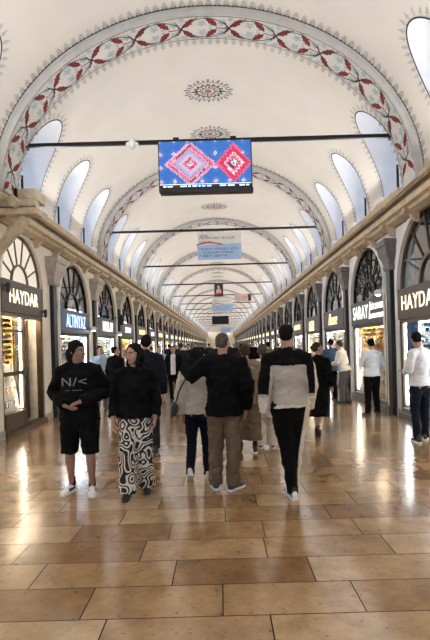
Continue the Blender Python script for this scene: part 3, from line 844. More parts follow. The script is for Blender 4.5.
x, z = XZ(226, 325, 54); banner(x, 54, z, 1.25, .35, .55, 'tiny blue and white banner hanging below the dark screen in the distance', seed=9)
# portrait poster
x, z = XZ(218.5, 283, 27.8)
t = thing('portrait_poster', 'dark upright poster with a pale figure hanging in the distance', 'poster', (x, 27.8, z))
m = MB(); m.box(-.26, .26, -.01, .01, -.80, 0); m.build('sheet', 'poster_dark', t)
m = MB(); m.ell((0, -.02, -.24), (.07, .01, .10)); m.prism([(-.17, -.62), (-.13, -.40), (-.04, -.33), (.04, -.33), (.13, -.40), (.17, -.62)], lambda a, b, d: (a, d, b), -.02, -.012); m.build('figure', 'poster_pink', t)
m = MB(); m.prism([(-.2, -.70), (.2, -.66), (.2, -.56), (-.2, -.60)], lambda a, b, d: (a, d, b), -.026, -.021); m.build('red_band', 'banner_red', t)
for sx in (-.2, .2):
    m = MB(); m.bar((sx, 0, 0), (sx, 0, .12), .015); m.build('cord', 'black_metal', t)
# wide sign
x, z = XZ(243, 294, 34.3)
t = thing('hanging_sign', 'wide pale sign with red marks hanging right of the banners', 'sign', (x, 34.3, z))
m = MB(); m.box(-.6, .6, -.03, .03, -.52, 0); m.build('board', 'poster_pink', t)
m = MB(); line_text(m, -.48, .42, -.34, .18, -.031, 0, 4); m.build('lettering', 'banner_red', t)
m = MB(); m.box(.36, .58, -.04, -.031, -.5, -.02); m.build('dark_panel', 'poster_dark', t)
for sx in (-.5, .5):
    m = MB(); m.bar((sx, 0, 0), (sx, 0, 5.26-z), .015); m.build('cord', 'black_metal', t)
# distant dark screen
x, z = XZ(220.3, 316, 47.4)
t = thing('hanging_screen', 'dark switched-off screen hanging small in the far distance', 'screen', (x, 47.4, z))
m = MB(); m.box(-.84, .84, -.04, .05, -.84, 0); m.build('casing', 'plastic_black', t)
m = MB(); m.box(-.79, .79, -.046, -.041, -.79, -.05); m.build('panel', 'cloth_dark', t)
for sx in (-.6, .6):
    m = MB(); m.bar((sx, 0, 0), (sx, 0, 5.26-z), .03); m.build('hanger', 'black_metal', t)

# ------------------------------------------------------------------ cornice fittings
# added unseen troughs on the cornice; their area lamps light the vault
for side in (-1, 1):
    first = None
    for k in range(-3, NB):
        y = RIB0+BAY*k+BAY/2+.3
        if first is None:
            t = thing('added_uplight_trough', 'x', 'added light'); m = MB()
            ld = bpy.data.lights.new('vault_light', 'AREA'); ld.shape = 'RECTANGLE'; ld.size = .14; ld.size_y = 5.0; ld.energy = 62; ld.color = (1, .98, .96)
            lo = bpy.data.objects.new('vault_light', ld); COL.objects.link(lo); lo.parent = t; lo.location = (side*3.37, 0, 4.56); lo.rotation_euler = (0, side*math.radians(114), 0); m.box(side*3.47, side*3.60, -2.7, 2.7, 4.36, 4.385); m.box(side*3.46, side*3.475, -2.7, 2.7, 4.36, 4.42); m.build('housing', 'cornice_wood', t)
            m = MB(); m.box(side*3.49, side*3.58, -2.65, 2.65, 4.386, 4.40); m.build('diffuser', 'uplight', t); first = t; CMU = childmap(); o = t
        else: o = copy_tree(first, CMU)
        o.location = (0, y, 0); sn = 'left' if side < 0 else 'right'
        tag(o, 'added shallow uplight trough, unseen on top of the %s cornice' % sn, 'added light', 'added uplight troughs on the %s cornice' % sn)
# floodlights at the window sills
n = 0; f0 = None
for side in (-1, 1):
    f0 = None
    for i, c in enumerate([q for q in win_y if 8 < q < 40]):
        if f0 is None:
            t = thing('floodlight', 'x', 'floodlight'); m = MB(); m.box(side*3.44, side*3.56, -.16, .16, 4.42, 4.53); m.build('housing', 'plastic_white', t, bevel=.01)
            m = MB(); m.bar((side*3.50, 0, 4.36), (side*3.50, 0, 4.43), .05); m.build('stand', 'black_metal', t); f0 = t; CMF = childmap(); o = t
        else: o = copy_tree(f0, CMF)
        o.location = (0, c+.62, 0); sn = 'left' if side < 0 else 'right'
        if i < 3: tag(o, 'small pale floodlight box on the %s cornice beside the %s vault window' % (sn, ORD[i]), 'floodlight', 'floodlights on the %s cornice' % sn)
        else: tag(o, 'tiny floodlight box in the distance on the %s cornice' % sn, 'floodlight', 'distant floodlights on the %s cornice' % sn)
# timber bracket under the nearest left arch foot
t = thing('timber_bracket', 'pale timber bracket of stacked beams and brace on the left cornice', 'bracket', (0, 0, 0))
y = 8.42
m = MB(); m.bar((-3.95, y, 4.07), (-3.06, y, 4.07), .26, .12); m.build('lower_beam', 'timber', t, bevel=.012)
m = MB(); m.bar((-3.95, y, 4.22), (-3.10, y, 4.22), .22, .13); m.build('upper_beam', 'timber', t, bevel=.012)
m = MB(); m.bar((-3.30, y, 3.98), (-3.88, y, 3.33), .15, .15, up=(0, 1, 0)); m.build('brace', 'timber', t, bevel=.012)
m = MB(); m.box(-3.42, -3.09, y-.10, y+.40, 4.29, 4.47); m.build('block', 'timber', t, bevel=.012)
m = MB(); m.bar((-3.90, y-.18, 4.72), (-3.38, y-.18, 4.15), .16, .14, up=(0, 1, 0)); m.build('upper_brace', 'timber', t, bevel=.012)
m = MB(); m.box(-3.44, -3.40, y-.16, y-.11, 4.30, 4.46); m.build('pin', 'black_metal', t)
# thin conduits and small fittings
for side, y0, nm in ((1, 10.55, 'between the SARAY shop and the nearer HAYDAR shop'), (-1, 11.45, 'left of the blue sign')):
    m = MB(); m.tube([(side*3.80, y0, .3), (side*3.80, y0, 3.9)], [.022, .022], n=8)
    o = m.build('conduit_pipe', 'plastic_white', smooth=True); tag(o, 'thin pale conduit pipe '+nm, 'pipe')
def lantern(side, y, z, label, big=1.0):
    t = thing('wall_lantern', label, 'lamp', (side*3.84, y, z)); s = -side
    m = MB(); m.bar((0, 0, 0), (s*.16*big, 0, .06), .02); m.box(0, s*.015, -.04, .04, -.08, .08); m.build('arm', 'black_metal', t)
    m = MB(); m.tube([(s*.16*big, 0, .04), (s*.16*big, 0, -.14*big)], [.075*big, .06*big], n=8); m.build('shade', 'plastic_black' if big < 1.2 else 'plastic_black', t)
    m = MB(); m.ell((s*.16*big, 0, -.15*big), (.045*big, .045*big, .04*big)); m.build('bulb', 'lamp_spot', t)
lantern(-1, 8.60, 2.78, 'black wall lantern at the left end of the glowing HAYDAR sign on the left wall', .6)
lantern(-1, 10.42, 2.42, 'black wall lantern at the right end of the left HAYDAR sign', .55)
lantern(-1, 17.75, 2.72, 'black wall lantern right above the white sign beyond the blue sign', 1.4)
def dome(side, y, z, label):
    t = thing('spotlight', label, 'lamp', (side*3.80, y, z)); s = -side
    m = MB(); m.ell((s*.06, 0, 0), (.10, .10, .07)); m.build('shade', 'plastic_white', t, smooth=True); m = MB(); m.ell((s*.07, 0, -.045), (.06, .06, .04)); m.build('bulb', 'lamp_spot', t, smooth=True)
dome(1, 10.72, 2.70, 'white dome lamp at the near upper corner of the SARAY sign')
dome(-1, 14.25, 2.20, 'small glowing lamp at the right end of the blue sign'); dome(-1, 17.95, 2.15, 'small glowing lamp at the right end of the white sign past the blue one')
# blue garment hanging in the right shop window
m = MB()
for i in range(10):
    u = i*.055; m.box(3.932, 3.944, 9.60-u-.028, 9.62-u+.02, .75+.03*(i % 3), 2.10)
o = m.build('blue_banner', 'blue_cloth'); tag(o, 'blue pleated cloth hanging in the right HAYDAR shop window', 'cloth')

# ------------------------------------------------------------------ people
def remesh(mb, vox, smooth=2, wrinkle=0.0, paint=None, mats=('skin',), name='m', parent=None, extra=None, seed=0):
    me = bpy.data.meshes.new('tmp'); me.from_pydata(mb.v, [], mb.f)
    bm = bmesh.new(); bm.from_mesh(me); bmesh.ops.recalc_face_normals(bm, faces=bm.faces); bm.to_mesh(me); bm.free()
    ob = bpy.data.objects.new('tmp', me); COL.objects.link(ob)
    r = ob.modifiers.new('r', 'REMESH'); r.mode = 'VOXEL'; r.voxel_size = vox; r.adaptivity = 0
    if smooth: sm = ob.modifiers.new('s', 'SMOOTH'); sm.factor = .6; sm.iterations = smooth
    dg = bpy.context.evaluated_depsgraph_get(); out = bpy.data.meshes.new_from_object(ob.evaluated_get(dg))
    bpy.data.objects.remove(ob); bpy.data.meshes.remove(me)
    if wrinkle:
        nrm = [v.normal.copy() for v in out.vertices]
        for v, n in zip(out.vertices, nrm):
            c = v.co; q = Vector((c.x*9, c.y*9, c.z*15+c.x*5+seed))
            v.co = c + n*wrinkle*(noise.noise(q)+.5*noise.noise(q*2.3))
    if extra and extra.v:
        bm = bmesh.new(); bm.from_mesh(out); vs = [bm.verts.new(v) for v in extra.v]
        for f in extra.f: bm.faces.new([vs[i] for i in f])
        bm.to_mesh(out); bm.free()
    for m in mats: out.materials.append(MATS[m])
    if paint:
        vc = out.vertices
        for p in out.polygons: p.material_index = paint(p.center)
    else:
        out.polygons.foreach_set('material_index', [0]*len(out.polygons))
    out.polygons.foreach_set('use_smooth', [True]*len(out.polygons)); out.name = name
    o = bpy.data.objects.new(name, out); COL.objects.link(o)
    if parent: o.parent = parent
    return o
def lerp(a, b, t): return a+(b-a)*t
BASE = dict(pel=(0, 0, .95), chest=(0, .0, 1.25), neck=(0, .015, 1.455), head=(0, -.01, 1.632),
            hipL=(.092, 0, .91), kneeL=(.10, -.01, .49), ankL=(.105, .03, .085), hipR=(-.092, 0, .91), kneeR=(-.10, -.01, .49), ankR=(-.105, .03, .085),
            shL=(.178, .01, 1.40), elL=(.235, .04, 1.12), wrL=(.245, -.03, .87), shR=(-.178, .01, 1.40), elR=(-.235, .04, 1.12), wrR=(-.245, -.03, .87))
def Jof(pose):
    J = dict(BASE); J.update({k: v for k, v in pose.items() if k in BASE})
    return {k: Vector(v) for k, v in J.items()}
def torso(mb, J, e, w, lo, hi=1.0, n=20, hem=None, belly=0):
    """lo: z below the pelvis where the surface starts; e: ease"""
    pel, ch, nk = J['pel'], J['chest'], J['neck']
    up = (ch-pel).normalized(); pts = []; rad = []
    if hem is not None: pts.append(pel-up*lo); rad.append(hem)
    elif lo > .06: pts.append(pel-up*lo); rad.append((.11*w+e, .09*w+e))
    p1 = (.160*w+e, .112*w+e) if hem is None else (hem[0]*.985, hem[1]*.985)
    pts += [pel-up*.02, lerp(pel, ch, .45)+Vector((0, -belly*.5, 0)), ch, lerp(ch, nk, .55), lerp(ch, nk, .86)]
    rad += [p1, (.142*w+e, .105*w+e+belly), (.165*w+e, .118*w+e), (.158*w+e, .098*w+e), (.095+e*.6, .070+e*.6)]
    mb.tube(pts, rad, n=n, flat0=hem is not None)
def hand(body, ex, wr, d, palm_n, curl, s=1.0):
    """palm goes into the remeshed body, the five fingers are rooted inside it"""
    d = d.normalized(); pn = (palm_n-d*palm_n.dot(d)).normalized(); sd = d.cross(pn)
    body.tube([wr-d*.02, wr+d*.03, wr+d*.075], [(.027, .020), (.040, .017), (.038, .015)], side=sd, n=10)
    def fing(p, dd, ln, r, c):
        pts = [p]; cur = dd.copy()
        for k, f in enumerate((.42, .32, .26)):
            cur = (cur+pn*c*(.5+.35*k)).normalized(); pts.append(pts[-1]+cur*ln*f)
        ex.tube(pts, [r, r*.95, r*.88, r*.75], side=sd, n=8)
    for k, (o, ln) in enumerate(((-.029, .068), (-.0095, .078), (.0105, .073), (.029, .058))):
        fing(wr+d*.078+sd*o, (d+sd*o*2.0).normalized(), ln, .0088, curl)
    fing(wr+d*.020-sd*.030, (d*.75-sd*.75).normalized(), .066, .0098, curl*.5)
def person(label, x, y, rz, H, pose={}, skin='skin', vox=.0075, w=1.0, belly=0, top=None, bottom=None, shoe=None, hair=None, near=True, group=None, cvox=.011, cat='person', socks=None, hem_dress=None):
    t = thing('person', label, cat, (x, y, 0), math.radians(rz), group); sc = H/1.75; t.scale = (sc, sc, sc)
    J = Jof(pose)
    cv = vox if not near else cvox
    b = MB(); ex = MB(); N = 12
    torso(b, J, -.004, w, .09, belly=belly)
    hy, hp = math.radians(pose.get('hyaw', 0)), math.radians(pose.get('hpitch', 0)); ht = math.radians(pose.get('htilt', 0))
    HM = Matrix.Translation(J['head']) @ Matrix.Rotation(hy, 4, 'Z') @ Matrix.Rotation(hp, 4, 'X') @ Matrix.Rotation(ht, 4, 'Y'); R3 = HM.to_3x3()
    def hpnt(p): return HM @ Vector(p)
    b.tube([lerp(J['chest'], J['neck'], .8), J['neck'], hpnt((0, .018, -.055))], [(.062, .058), (.056, .056), (.050, .053)], n=12)
    b.ell(hpnt((0, .018, .032)), (.075, .094, .084), R3); b.ell(hpnt((0, -.022, -.032)), (.060, .070, .082), R3)
    b.ell(hpnt((0, -.058, -.092)), (.030, .030, .024), R3); b.ell(hpnt((0, -.072, .034)), (.052, .022, .016), R3)
    b.tube([hpnt((0, -.086, .012)), hpnt((0, -.104, -.022)), hpnt((0, -.106, -.034))], [.008, .012, .013], n=8)
    b.ell(hpnt((0, -.088, -.062)), (.024, .012, .010), R3)
    for sx in (1, -1):
        b.ell(hpnt((sx*.036, -.060, -.030)), (.024, .026, .022), R3)
        b.ell(hpnt((sx*.077, .012, -.004)), (.008, .018, .030), R3)
    fd = {}
    for S, sx in (('L', 1), ('R', -1)):
        sh, el, wr = J['sh'+S], J['el'+S], J['wr'+S]; hip, kn, an = J['hip'+S], J['knee'+S], J['ank'+S]
        b.tube([lerp(sh, J['neck'], .35), sh, lerp(sh, el, .35), el, lerp(el, wr, .3), wr], [(.052, .05), .056*w, .048*w, .040, .041, .027], side=(0, 1, 0), n=N)
        fa = (wr-el).normalized(); hd = pose.get('hand'+S)
        hdv = Vector(hd) if hd else fa
        pn = Vector(pose.get('palm'+S, (-sx*1.0, -.1, 0)))
        hand(b, ex, wr, hdv, pn, pose.get('curl'+S, .55))
        b.tube([hip+Vector((0, 0, .02)), lerp(hip, kn, .3), kn, lerp(kn, an, .30), lerp(kn, an, .8), an], [.082*w, .084*w, .056, .057, .036, .034], side=(1, 0, 0), n=N)
        b.tube([hip+Vector((0, .035, .02)), hip+Vector((0, .035, -.03))], [.075*w, .07*w], n=N)
        fy, fp = pose.get('foot'+S, (0, 0))
        FM = Matrix.Translation(an) @ Matrix.Rotation(math.radians(fy), 4, 'Z') @ Matrix.Rotation(math.radians(fp), 4, 'X'); fd[S] = FM
        b.tube([FM @ Vector((0, .035, -.04)), FM @ Vector((0, -.05, -.045)), FM @ Vector((0, -.14, -.055))], [(.028, .03), (.036, .026), (.032, .016)], n=10)
    lipc = hpnt((0, -.100, -.062))
    def pb(c): return 1 if (abs((R3.transposed() @ (c-lipc)).z) < .009 and (c-lipc).length < .026) else 0
    bo = remesh(b, vox, 1, 0, pb if near else None, (skin, 'lips') if near else (skin,), 'body', t, ex)
    if near:
        for sx in (1, -1):
            m = MB(); m.ell(hpnt((sx*.031, -.082, .002)), (.0135, .009, .0075), R3, nu=12, nv=8); e = m.build('eye', 'eye_white', bo, smooth=True)
            m = MB(); m.ell(hpnt((sx*.031, -.0885, .002)), (.0062, .004, .0062), R3, nu=10, nv=7); m.build('pupil', 'eye_dark', bo, smooth=True)
            m = MB(); m.tube([hpnt((sx*.018, -.092, .020)), hpnt((sx*.034, -.090, .026)), hpnt((sx*.050, -.078, .020))], [.003, .0038, .0025], n=6); m.build('eyebrow', hair[1] if hair else 'hair_black', bo, smooth=True)
    # hair
    if hair:
        kind, hm = hair; h = MB(); 
        if kind == 'short':
            h.ell(hpnt((0, .030, .045)), (.080, .094, .082), R3); h.ell(hpnt((0, .050, -.012)), (.070, .062, .062), R3)
            for sx in (1, -1): h.ell(hpnt((sx*.060, .030, .02)), (.024, .055, .045), R3)
        elif kind == 'crop':
            h.ell(hpnt((0, .028, .044)), (.078, .092, .078), R3); h.ell(hpnt((0, .050, -.005)), (.064, .060, .052), R3)
        elif kind == 'quiff':
            h.ell(hpnt((0, .030, .045)), (.080, .094, .082), R3); h.ell(hpnt((0, .050, -.015)), (.068, .062, .062), R3); h.ell(hpnt((0, -.035, .095)), (.055, .050, .030), R3)
        elif kind == 'long':
            h.ell(hpnt((0, .030, .040)), (.088, .100, .088), R3)
            h.tube([hpnt((0, .055, .02)), hpnt((0, .075, -.08)), hpnt((0, .085, -.20)), hpnt((0, .08, -.30))], [(.085, .062), (.098, .06), (.095, .05), (.05, .03)], n=14)
            for sx in (1, -1): h.tube([hpnt((sx*.062, .015, .05)), hpnt((sx*.080, .020, -.04)), hpnt((sx*.085, .03, -.15))], [(.03, .045), (.028, .045), (.022, .035)], side=(1, 0, 0), n=10)
        elif kind == 'curly':
            rg = random.Random(5)
            h.ell(hpnt((0, .030, .045)), (.088, .098, .086), R3)
            for i in range(60):
                a = rg.uniform(-.25*PI, 1.25*PI); rr = rg.uniform(.7, 1); z = rg.uniform(-.20, .07); ww = .085+.03*(-z if z < 0 else 0)*3
                h.ell(hpnt((math.cos(a)*ww*rr, .03+math.sin(a)*.085*rr, z)), (.026, .026, .030), R3, nu=8, nv=6)
        elif kind == 'bun':
            h.ell(hpnt((0, .028, .044)), (.081, .095, .082), R3); h.ell(hpnt((0, .055, -.01)), (.070, .058, .060), R3); h.ell(hpnt((0, .125, .02)), (.042, .038, .042), R3)
        elif kind == 'tied':
            rg = random.Random(8); h.ell(hpnt((0, .030, .046)), (.086, .100, .087), R3); h.ell(hpnt((0, .062, -.02)), (.080, .066, .085), R3)
            for sx in (1, -1): h.ell(hpnt((sx*.066, .015, .02)), (.022, .045, .06), R3)
            h.tube([hpnt((0, .06, -.02)), hpnt((0, .08, -.10)), hpnt((0, .075, -.15))], [(.07, .055), (.072, .045), (.05, .03)], n=12)
            h.tube([hpnt((0, .11, .02)), hpnt((0, .135, -.03)), hpnt((.01, .14, -.10)), hpnt((.02, .12, -.16))], [.035, .050, .045, .02], n=10)
        remesh(h, vox, 1, .004 if near else 0, None, (hm,), 'hair', t)
    # trousers / shorts / skirt
    if bottom:
        g = MB(); e = bottom.get('e', .012); rt, rk, ra = bottom.get('r', (.098, .075, .062)); end = bottom.get('end', .95)
        torso_pts = [J['pel']+Vector((0, 0, .075)), J['pel']-Vector((0, 0, .03)), J['pel']-Vector((0, 0, .10))]
        g.tube(torso_pts, [(.150*w+e, .108*w+e+belly*.5), (.165*w+e, .122*w+e), (.150*w+e, .105*w+e)], n=18)
        for S in 'LR':
            hip, kn, an = J['hip'+S], J['knee'+S], J['ank'+S]
            P = [hip+Vector((0, .008, .01)), lerp(hip, kn, .35), kn, lerp(kn, an, .5), an+Vector((0, 0, -.035))]; Rr = [rt*w, rt*.97*w, rk, (rk+ra)/2, ra]
            if end < .95:   # shorts end below the knee
                q = lerp(hip, kn, end*2) if end <= .5 else lerp(kn, an, (end-.5)*2)
                P = [P[0], P[1], q] if end <= .5 else [P[0], P[1], kn, q]; Rr = [rt*w, rt*w, rk] if end <= .5 else [rt*w, rt*w, rk, ra]
            g.tube(P, Rr, side=(1, 0, 0), n=14, flat1=True)
        remesh(g, cv, 3, bottom.get('wr', .009)*1.3 if near else 0, bottom.get('paint'), bottom.get('mats', ('cloth_black',)), bottom.get('name', 'trousers'), t, seed=x*9)
    # upper garment
    if top:
        g = MB(); e = top.get('e', .018); lo = top.get('lo', .06); hem = top.get('hem')
        be = (bottom or {}).get('e', .012)
        if hem and bottom: rr = bottom.get('r', (.098, 0, 0))[0]*w; hem = (max(hem[0], .167*w+be+.016, abs(J['hipL'].x-J['hipR'].x)/2+rr+.010), max(hem[1], .124*w+be+.024, rr+.042))
        e = max(e, be+.012)
        torso(g, J, e, w, lo, hem=hem, belly=belly)
        if not top.get('nohood') and top.get('hood'):
            g.tube([J['neck']+Vector((-.09, .03, .0)), J['neck']+Vector((0, .105, .005)), J['neck']+Vector((.09, .03, .0))], [.035, .048, .035], side=(0, 0, 1), n=10)
        g.tube([lerp(J['chest'], J['neck'], .75), J['neck']+Vector((0, .004, top.get('collar', .0)))], [(.10, .082), (.064, .064)], n=14)
        sr = top.get('sr', (.072, .060, .048)); se = top.get('se', .97)
        for S in 'LR':
            sh, el, wr = J['sh'+S], J['el'+S], J['wr'+S]
            q = lerp(el, wr, se+.03)
            g.tube([lerp(sh, J['neck'], .45), sh, lerp(sh, el, .5), el, lerp(el, q, .5), q], [(sr[0]*.85, sr[0]*.85), sr[0], (sr[0]+sr[1])/2, sr[1], (sr[1]+sr[2])/2, sr[2]], side=(0, 1, 0), n=14, flat1=True)
        remesh(g, cv, 3, top.get('wr', .008)*1.25 if near else 0, top.get('paint'), top.get('mats', ('cloth_black',)), top.get('name', 'shirt'), t, seed=x*5)
    # shoes
    if shoe:
        up, so, ac = shoe
        for S in 'LR':
            FM = fd[S]; g = MB(); f = lambda a: FM @ Vector(a); R = FM.to_3x3() @ Vector((1, 0, 0))
            g.tube([f((0, .055, -.035)), f((0, .0, -.030)), f((0, -.06, -.036)), f((0, -.12, -.048)), f((0, -.175, -.055))], [(.034, .040), (.038, .044), (.042, .036), (.045, .026), (.036, .018)], side=R, n=12)
            g.tube([f((0, .015, -.02)), f((0, .02, .018))], [(.038, .046), (.036, .044)], side=R, n=12)
            def pshoe(c, FM=FM.inverted()):
                l = FM @ c
                return 1 if (abs(l.x) > .027 and -.11 < l.y < .02 and -.055 < l.z < -.02 and ac != up) or (ac != up and l.y > .065) else 0
            s_ = remesh(g, min(vox, .008), 1, 0, pshoe, (up, ac), 'shoe', t)
            m = MB(); outl = [(.034, .075), (.040, .03), (.038, -.03), (.049, -.10), (.044, -.16), (.022, -.20), (-.022, -.20), (-.040, -.16), (-.045, -.10), (-.036, -.03), (-.038, .03), (-.030, .075), (0, .088)]
            m.prism(outl, lambda a, b_, d: f((a, b_, d)), -.085, -.060); m.build('sole', so, s_, bevel=.005)
            if near:
                m = MB()
                for q in range(4): m.bar(f((-.024, -.045-.022*q, -.004-.008*q)), f((.024, -.050-.022*q, -.004-.008*q)), .006, .006)
                m.build('laces', 'shoe_white' if up != 'shoe_white' else 'cloth_grey', s_)
            if socks:
                m = MB(); m.tube([f((0, .01, .0)), f((0, .012, .075))], [(.040, .044), (.040, .042)], n=12); m.build('sock', socks, t, smooth=True)
    return t, J, sc, HM

# --- man in black hoodie and shorts, walking towards the camera
def P(px, Z): return CAMX+px*Z/F
def zpaint(z, below, above): return lambda c: below if c.z < z else above
t, J, sc, HM = person('man in black hoodie with chest letters, black shorts and white sneakers, hands clasped', -1.48, 5.25, -2, 1.69,
    dict(hyaw=62, hpitch=4, elL=(.315, .06, 1.15), wrL=(.085, -.22, 1.07), elR=(-.315, .06, 1.15), wrR=(-.09, -.21, 1.03), handL=(-.9, -.15, -.28), palmL=(0, .3, -1), handR=(.8, -.25, -.35), palmR=(0, .5, .8), curlL=.5, curlR=.6,
         ankL=(.135, -.03, .085), kneeL=(.13, -.05, .49), ankR=(-.125, .03, .085), kneeR=(-.125, -.01, .49), hipL=(.105, 0, .91), hipR=(-.105, 0, .91), footL=(16, 0), footR=(-14, 0)),
    skin='skin_tan', w=1.12, belly=.015, vox=.0065,
    top=dict(e=.035, lo=.13, hem=(.195, .165), mats=('cloth_black',), name='hoodie', hood=True, sr=(.098, .090, .066), wr=.012, collar=.01),
    bottom=dict(e=.02, r=(.108, .098, .106), end=.53, mats=('cloth_black',), name='shorts', wr=.010), shoe=('shoe_white', 'shoe_white', 'shoe_black'), hair=('tied', 'hair_black'), socks='cloth_black')
mat('print_grey', (.22, .215, .21), .8)
def chest_print(t, txt, size, z, y, x=0, xs=1.3):
    vs, fs = text_mesh(txt, size, .003, xs, 0); m = MB(); m.add([(v[0]+x, y+.55*abs(v[0]+x)**1.5-v[2], z+v[1]) for v in vs], fs)
    return m.build('chest_print', 'print_grey', [c for c in COL.objects if c.parent == t and c.name.startswith('hoodie')][0])
chest_print(t, 'N/<', .135, 1.285, -.185)
chest_print(t, '-- ----', .06, 1.20, -.190)
# --- woman in black top and swirl-print trousers
person('woman in loose black top and wide black and white swirl-print trousers, curly dark hair', -.83, 5.10, 4, 1.64,
    dict(hyaw=-34, hpitch=3, elL=(.24, .05, 1.12), wrL=(.225, -.05, .88), elR=(-.235, .03, 1.12), wrR=(-.245, -.07, .88), curlL=.8, curlR=.7,
         kneeR=(-.10, -.06, .49), ankR=(-.10, -.07, .085), kneeL=(.10, -.02, .50), ankL=(.10, .14, .10), footL=(0, 12), footR=(-6, 0)),
    skin='skin', w=.98, vox=.0065,
    top=dict(e=.026, lo=.05, hem=(.195, .15), mats=('cloth_black',), name='blouse', sr=(.078, .070, .066), se=.80, wr=.012, collar=-.03),
    bottom=dict(e=.012, r=(.100, .096, .104), mats=('swirl_print',), name='trousers', wr=.010), shoe=('shoe_black', 'shoe_black', 'shoe_black'), hair=('curly', 'hair_black'))
# --- man in black sweater and khaki trousers, his arm round the woman
person('man seen from behind in black sweater, khaki trousers and navy sneakers, arm round a woman', .135, 5.22, 180, 1.735,
    dict(hyaw=-6, shR=(-.19, .01, 1.41), elR=(-.27, .06, 1.14), wrR=(-.25, -.03, .90), elL=(.36, .02, 1.27), wrL=(.45, -.13, 1.37), handL=(.1, -.8, -.4), palmL=(0, 0, -1), shL=(.185, .0, 1.41),
         kneeL=(.10, -.05, .50), ankL=(.12, -.02, .085), kneeR=(-.10, .02, .49), ankR=(-.08, .05, .085), footR=(-38, 0), footL=(8, 0)),
    skin='skin', w=1.08, vox=.0065, belly=.02,
    top=dict(e=.028, lo=.12, hem=(.20, .155), mats=('cloth_black',), name='sweater', sr=(.096, .086, .062), wr=.012, collar=.02),
    bottom=dict(e=.014, r=(.102, .090, .078), mats=('cloth_khaki',), wr=.012), shoe=('shoe_navy', 'shoe_white', 'shoe_navy'), hair=('crop', 'hair_grey'))
# --- woman in off-white jacket, navy jeans, bag
person('woman seen from behind with dark hair, off-white jacket, navy jeans and white shoes', -.17, 5.62, 180, 1.58,
    dict(hyaw=-14, htilt=0, elL=(.235, .05, 1.12), wrL=(.235, -.04, .88), elR=(-.23, .02, 1.12), wrR=(-.22, -.06, .90), kneeL=(.10, .0, .50), ankL=(.125, .12, .14), footL=(6, 35), kneeR=(-.095, -.03, .5), ankR=(-.10, -.05, .085)),
    w=1.0, vox=.0075, top=dict(e=.032, lo=.07, hem=(.185, .145), mats=('cloth_offwhite',), name='jacket', sr=(.085, .078, .062), wr=.012, collar=.02),
    bottom=dict(e=.006, r=(.098, .070, .058), mats=('cloth_navy',), name='jeans', wr=.008), shoe=('shoe_white', 'shoe_white', 'shoe_white'), hair=('long', 'hair_black'))
bg_ = thing('shoulder_bag', 'small black bag slung at the left hip of the woman in off-white jacket', 'bag', (-.44, 5.44, .80))
m = MB(); m.ell((0, 0, .07), (.05, .085, .085)); m.box(-.03, .03, -.085, .085, 0, .10); remesh(m, .009, 3, 0, None, ('leather_black',), 'pouch', bg_)
m = MB(); m.tube([(.01, -.01, .12), (.06, -.015, .28), (.14, -.02, .42), (.22, .0, .52)], [.009, .009, .009, .009], n=6); m.build('strap', 'leather_black', bg_, smooth=True)
# --- man in black and greige tracksuit
def tp(c):
    a = abs(c.x)
    if c.z < .945: return 2
    if c.x < -.262 and c.z > .9: return 2
    if a > .19 and c.z < 1.02: return 2
    if a > .178+.10*max(0, 1.3-c.z) and c.z > 1.05: return 0
    if c.z > 1.335: return 0
    return 1
def bp_(c): return 1 if c.x < (-.11+.05*(.91-c.z)/.82)-.028-.05*max(0, c.z-.45) else 0
person('man seen from behind in black and pale grey panelled tracksuit top and striped black trousers', .80, 4.90, 180, 1.80,
    dict(hyaw=-8, elR=(-.235, .04, 1.13), wrR=(-.225, -.07, .89), elL=(.235, .05, 1.13), wrL=(.24, .0, .86), curlL=.9, handL=(.0, -.1, -1),
         pel=(-.02, 0, .95), hipL=(.08, 0, .91), hipR=(-.11, 0, .91), kneeL=(.02, -.02, .50), ankL=(-.015, .05, .085), footL=(12, 0), kneeR=(-.09, -.13, .52), ankR=(-.06, -.20, .10), footR=(-12, -6)),
    w=1.0, vox=.0065, cvox=.0075, top=dict(e=.022, lo=.035, hem=(.17, .135), mats=('cloth_black', 'cloth_greige', 'cloth_offwhite'), paint=tp, name='tracksuit_top', sr=(.084, .074, .054), wr=.009, collar=.025),
    bottom=dict(e=.010, r=(.108, .078, .058), mats=('cloth_black', 'cloth_offwhite'), paint=bp_, wr=.008), shoe=('shoe_black', 'shoe_white', 'shoe_white'), hair=('crop', 'hair_black'))
# --- woman/man in camel coat behind the couple
person('person seen from behind in camel puffer jacket and wide olive trousers, brown hair', .47, 6.95, 180, 1.60,
    dict(kneeL=(.10, -.02, .50), ankL=(.11, -.03, .085), ankR=(-.12, .02, .085)), w=1.08, vox=.009,
    top=dict(e=.055, lo=.16, hem=(.20, .17), mats=('cloth_camel',), name='jacket', sr=(.102, .092, .064), wr=.016, collar=.03),
    bottom=dict(e=.02, r=(.125, .13, .125), end=.85, mats=('cloth_khaki',), wr=.012), shoe=('shoe_black', 'shoe_white', 'shoe_black'), hair=('short', 'hair_brown'), socks='cloth_dark')
person('grey-haired person in long off-white coat and pale trousers, mostly hidden behind the tracksuit man', .78, 7.25, 178, 1.60,
    dict(head=(.03, -.01, 1.632), kneeL=(.10, -.02, .50)), w=1.05, vox=.010,
    top=dict(e=.05, lo=.42, hem=(.24, .20), mats=('cloth_offwhite',), name='coat', sr=(.095, .085, .06), wr=.012, collar=.02),
    bottom=dict(e=.02, r=(.12, .12, .12), mats=('cloth_offwhite',)), shoe=('shoe_black', 'shoe_white', 'shoe_black'), hair=('short', 'hair_grey'))
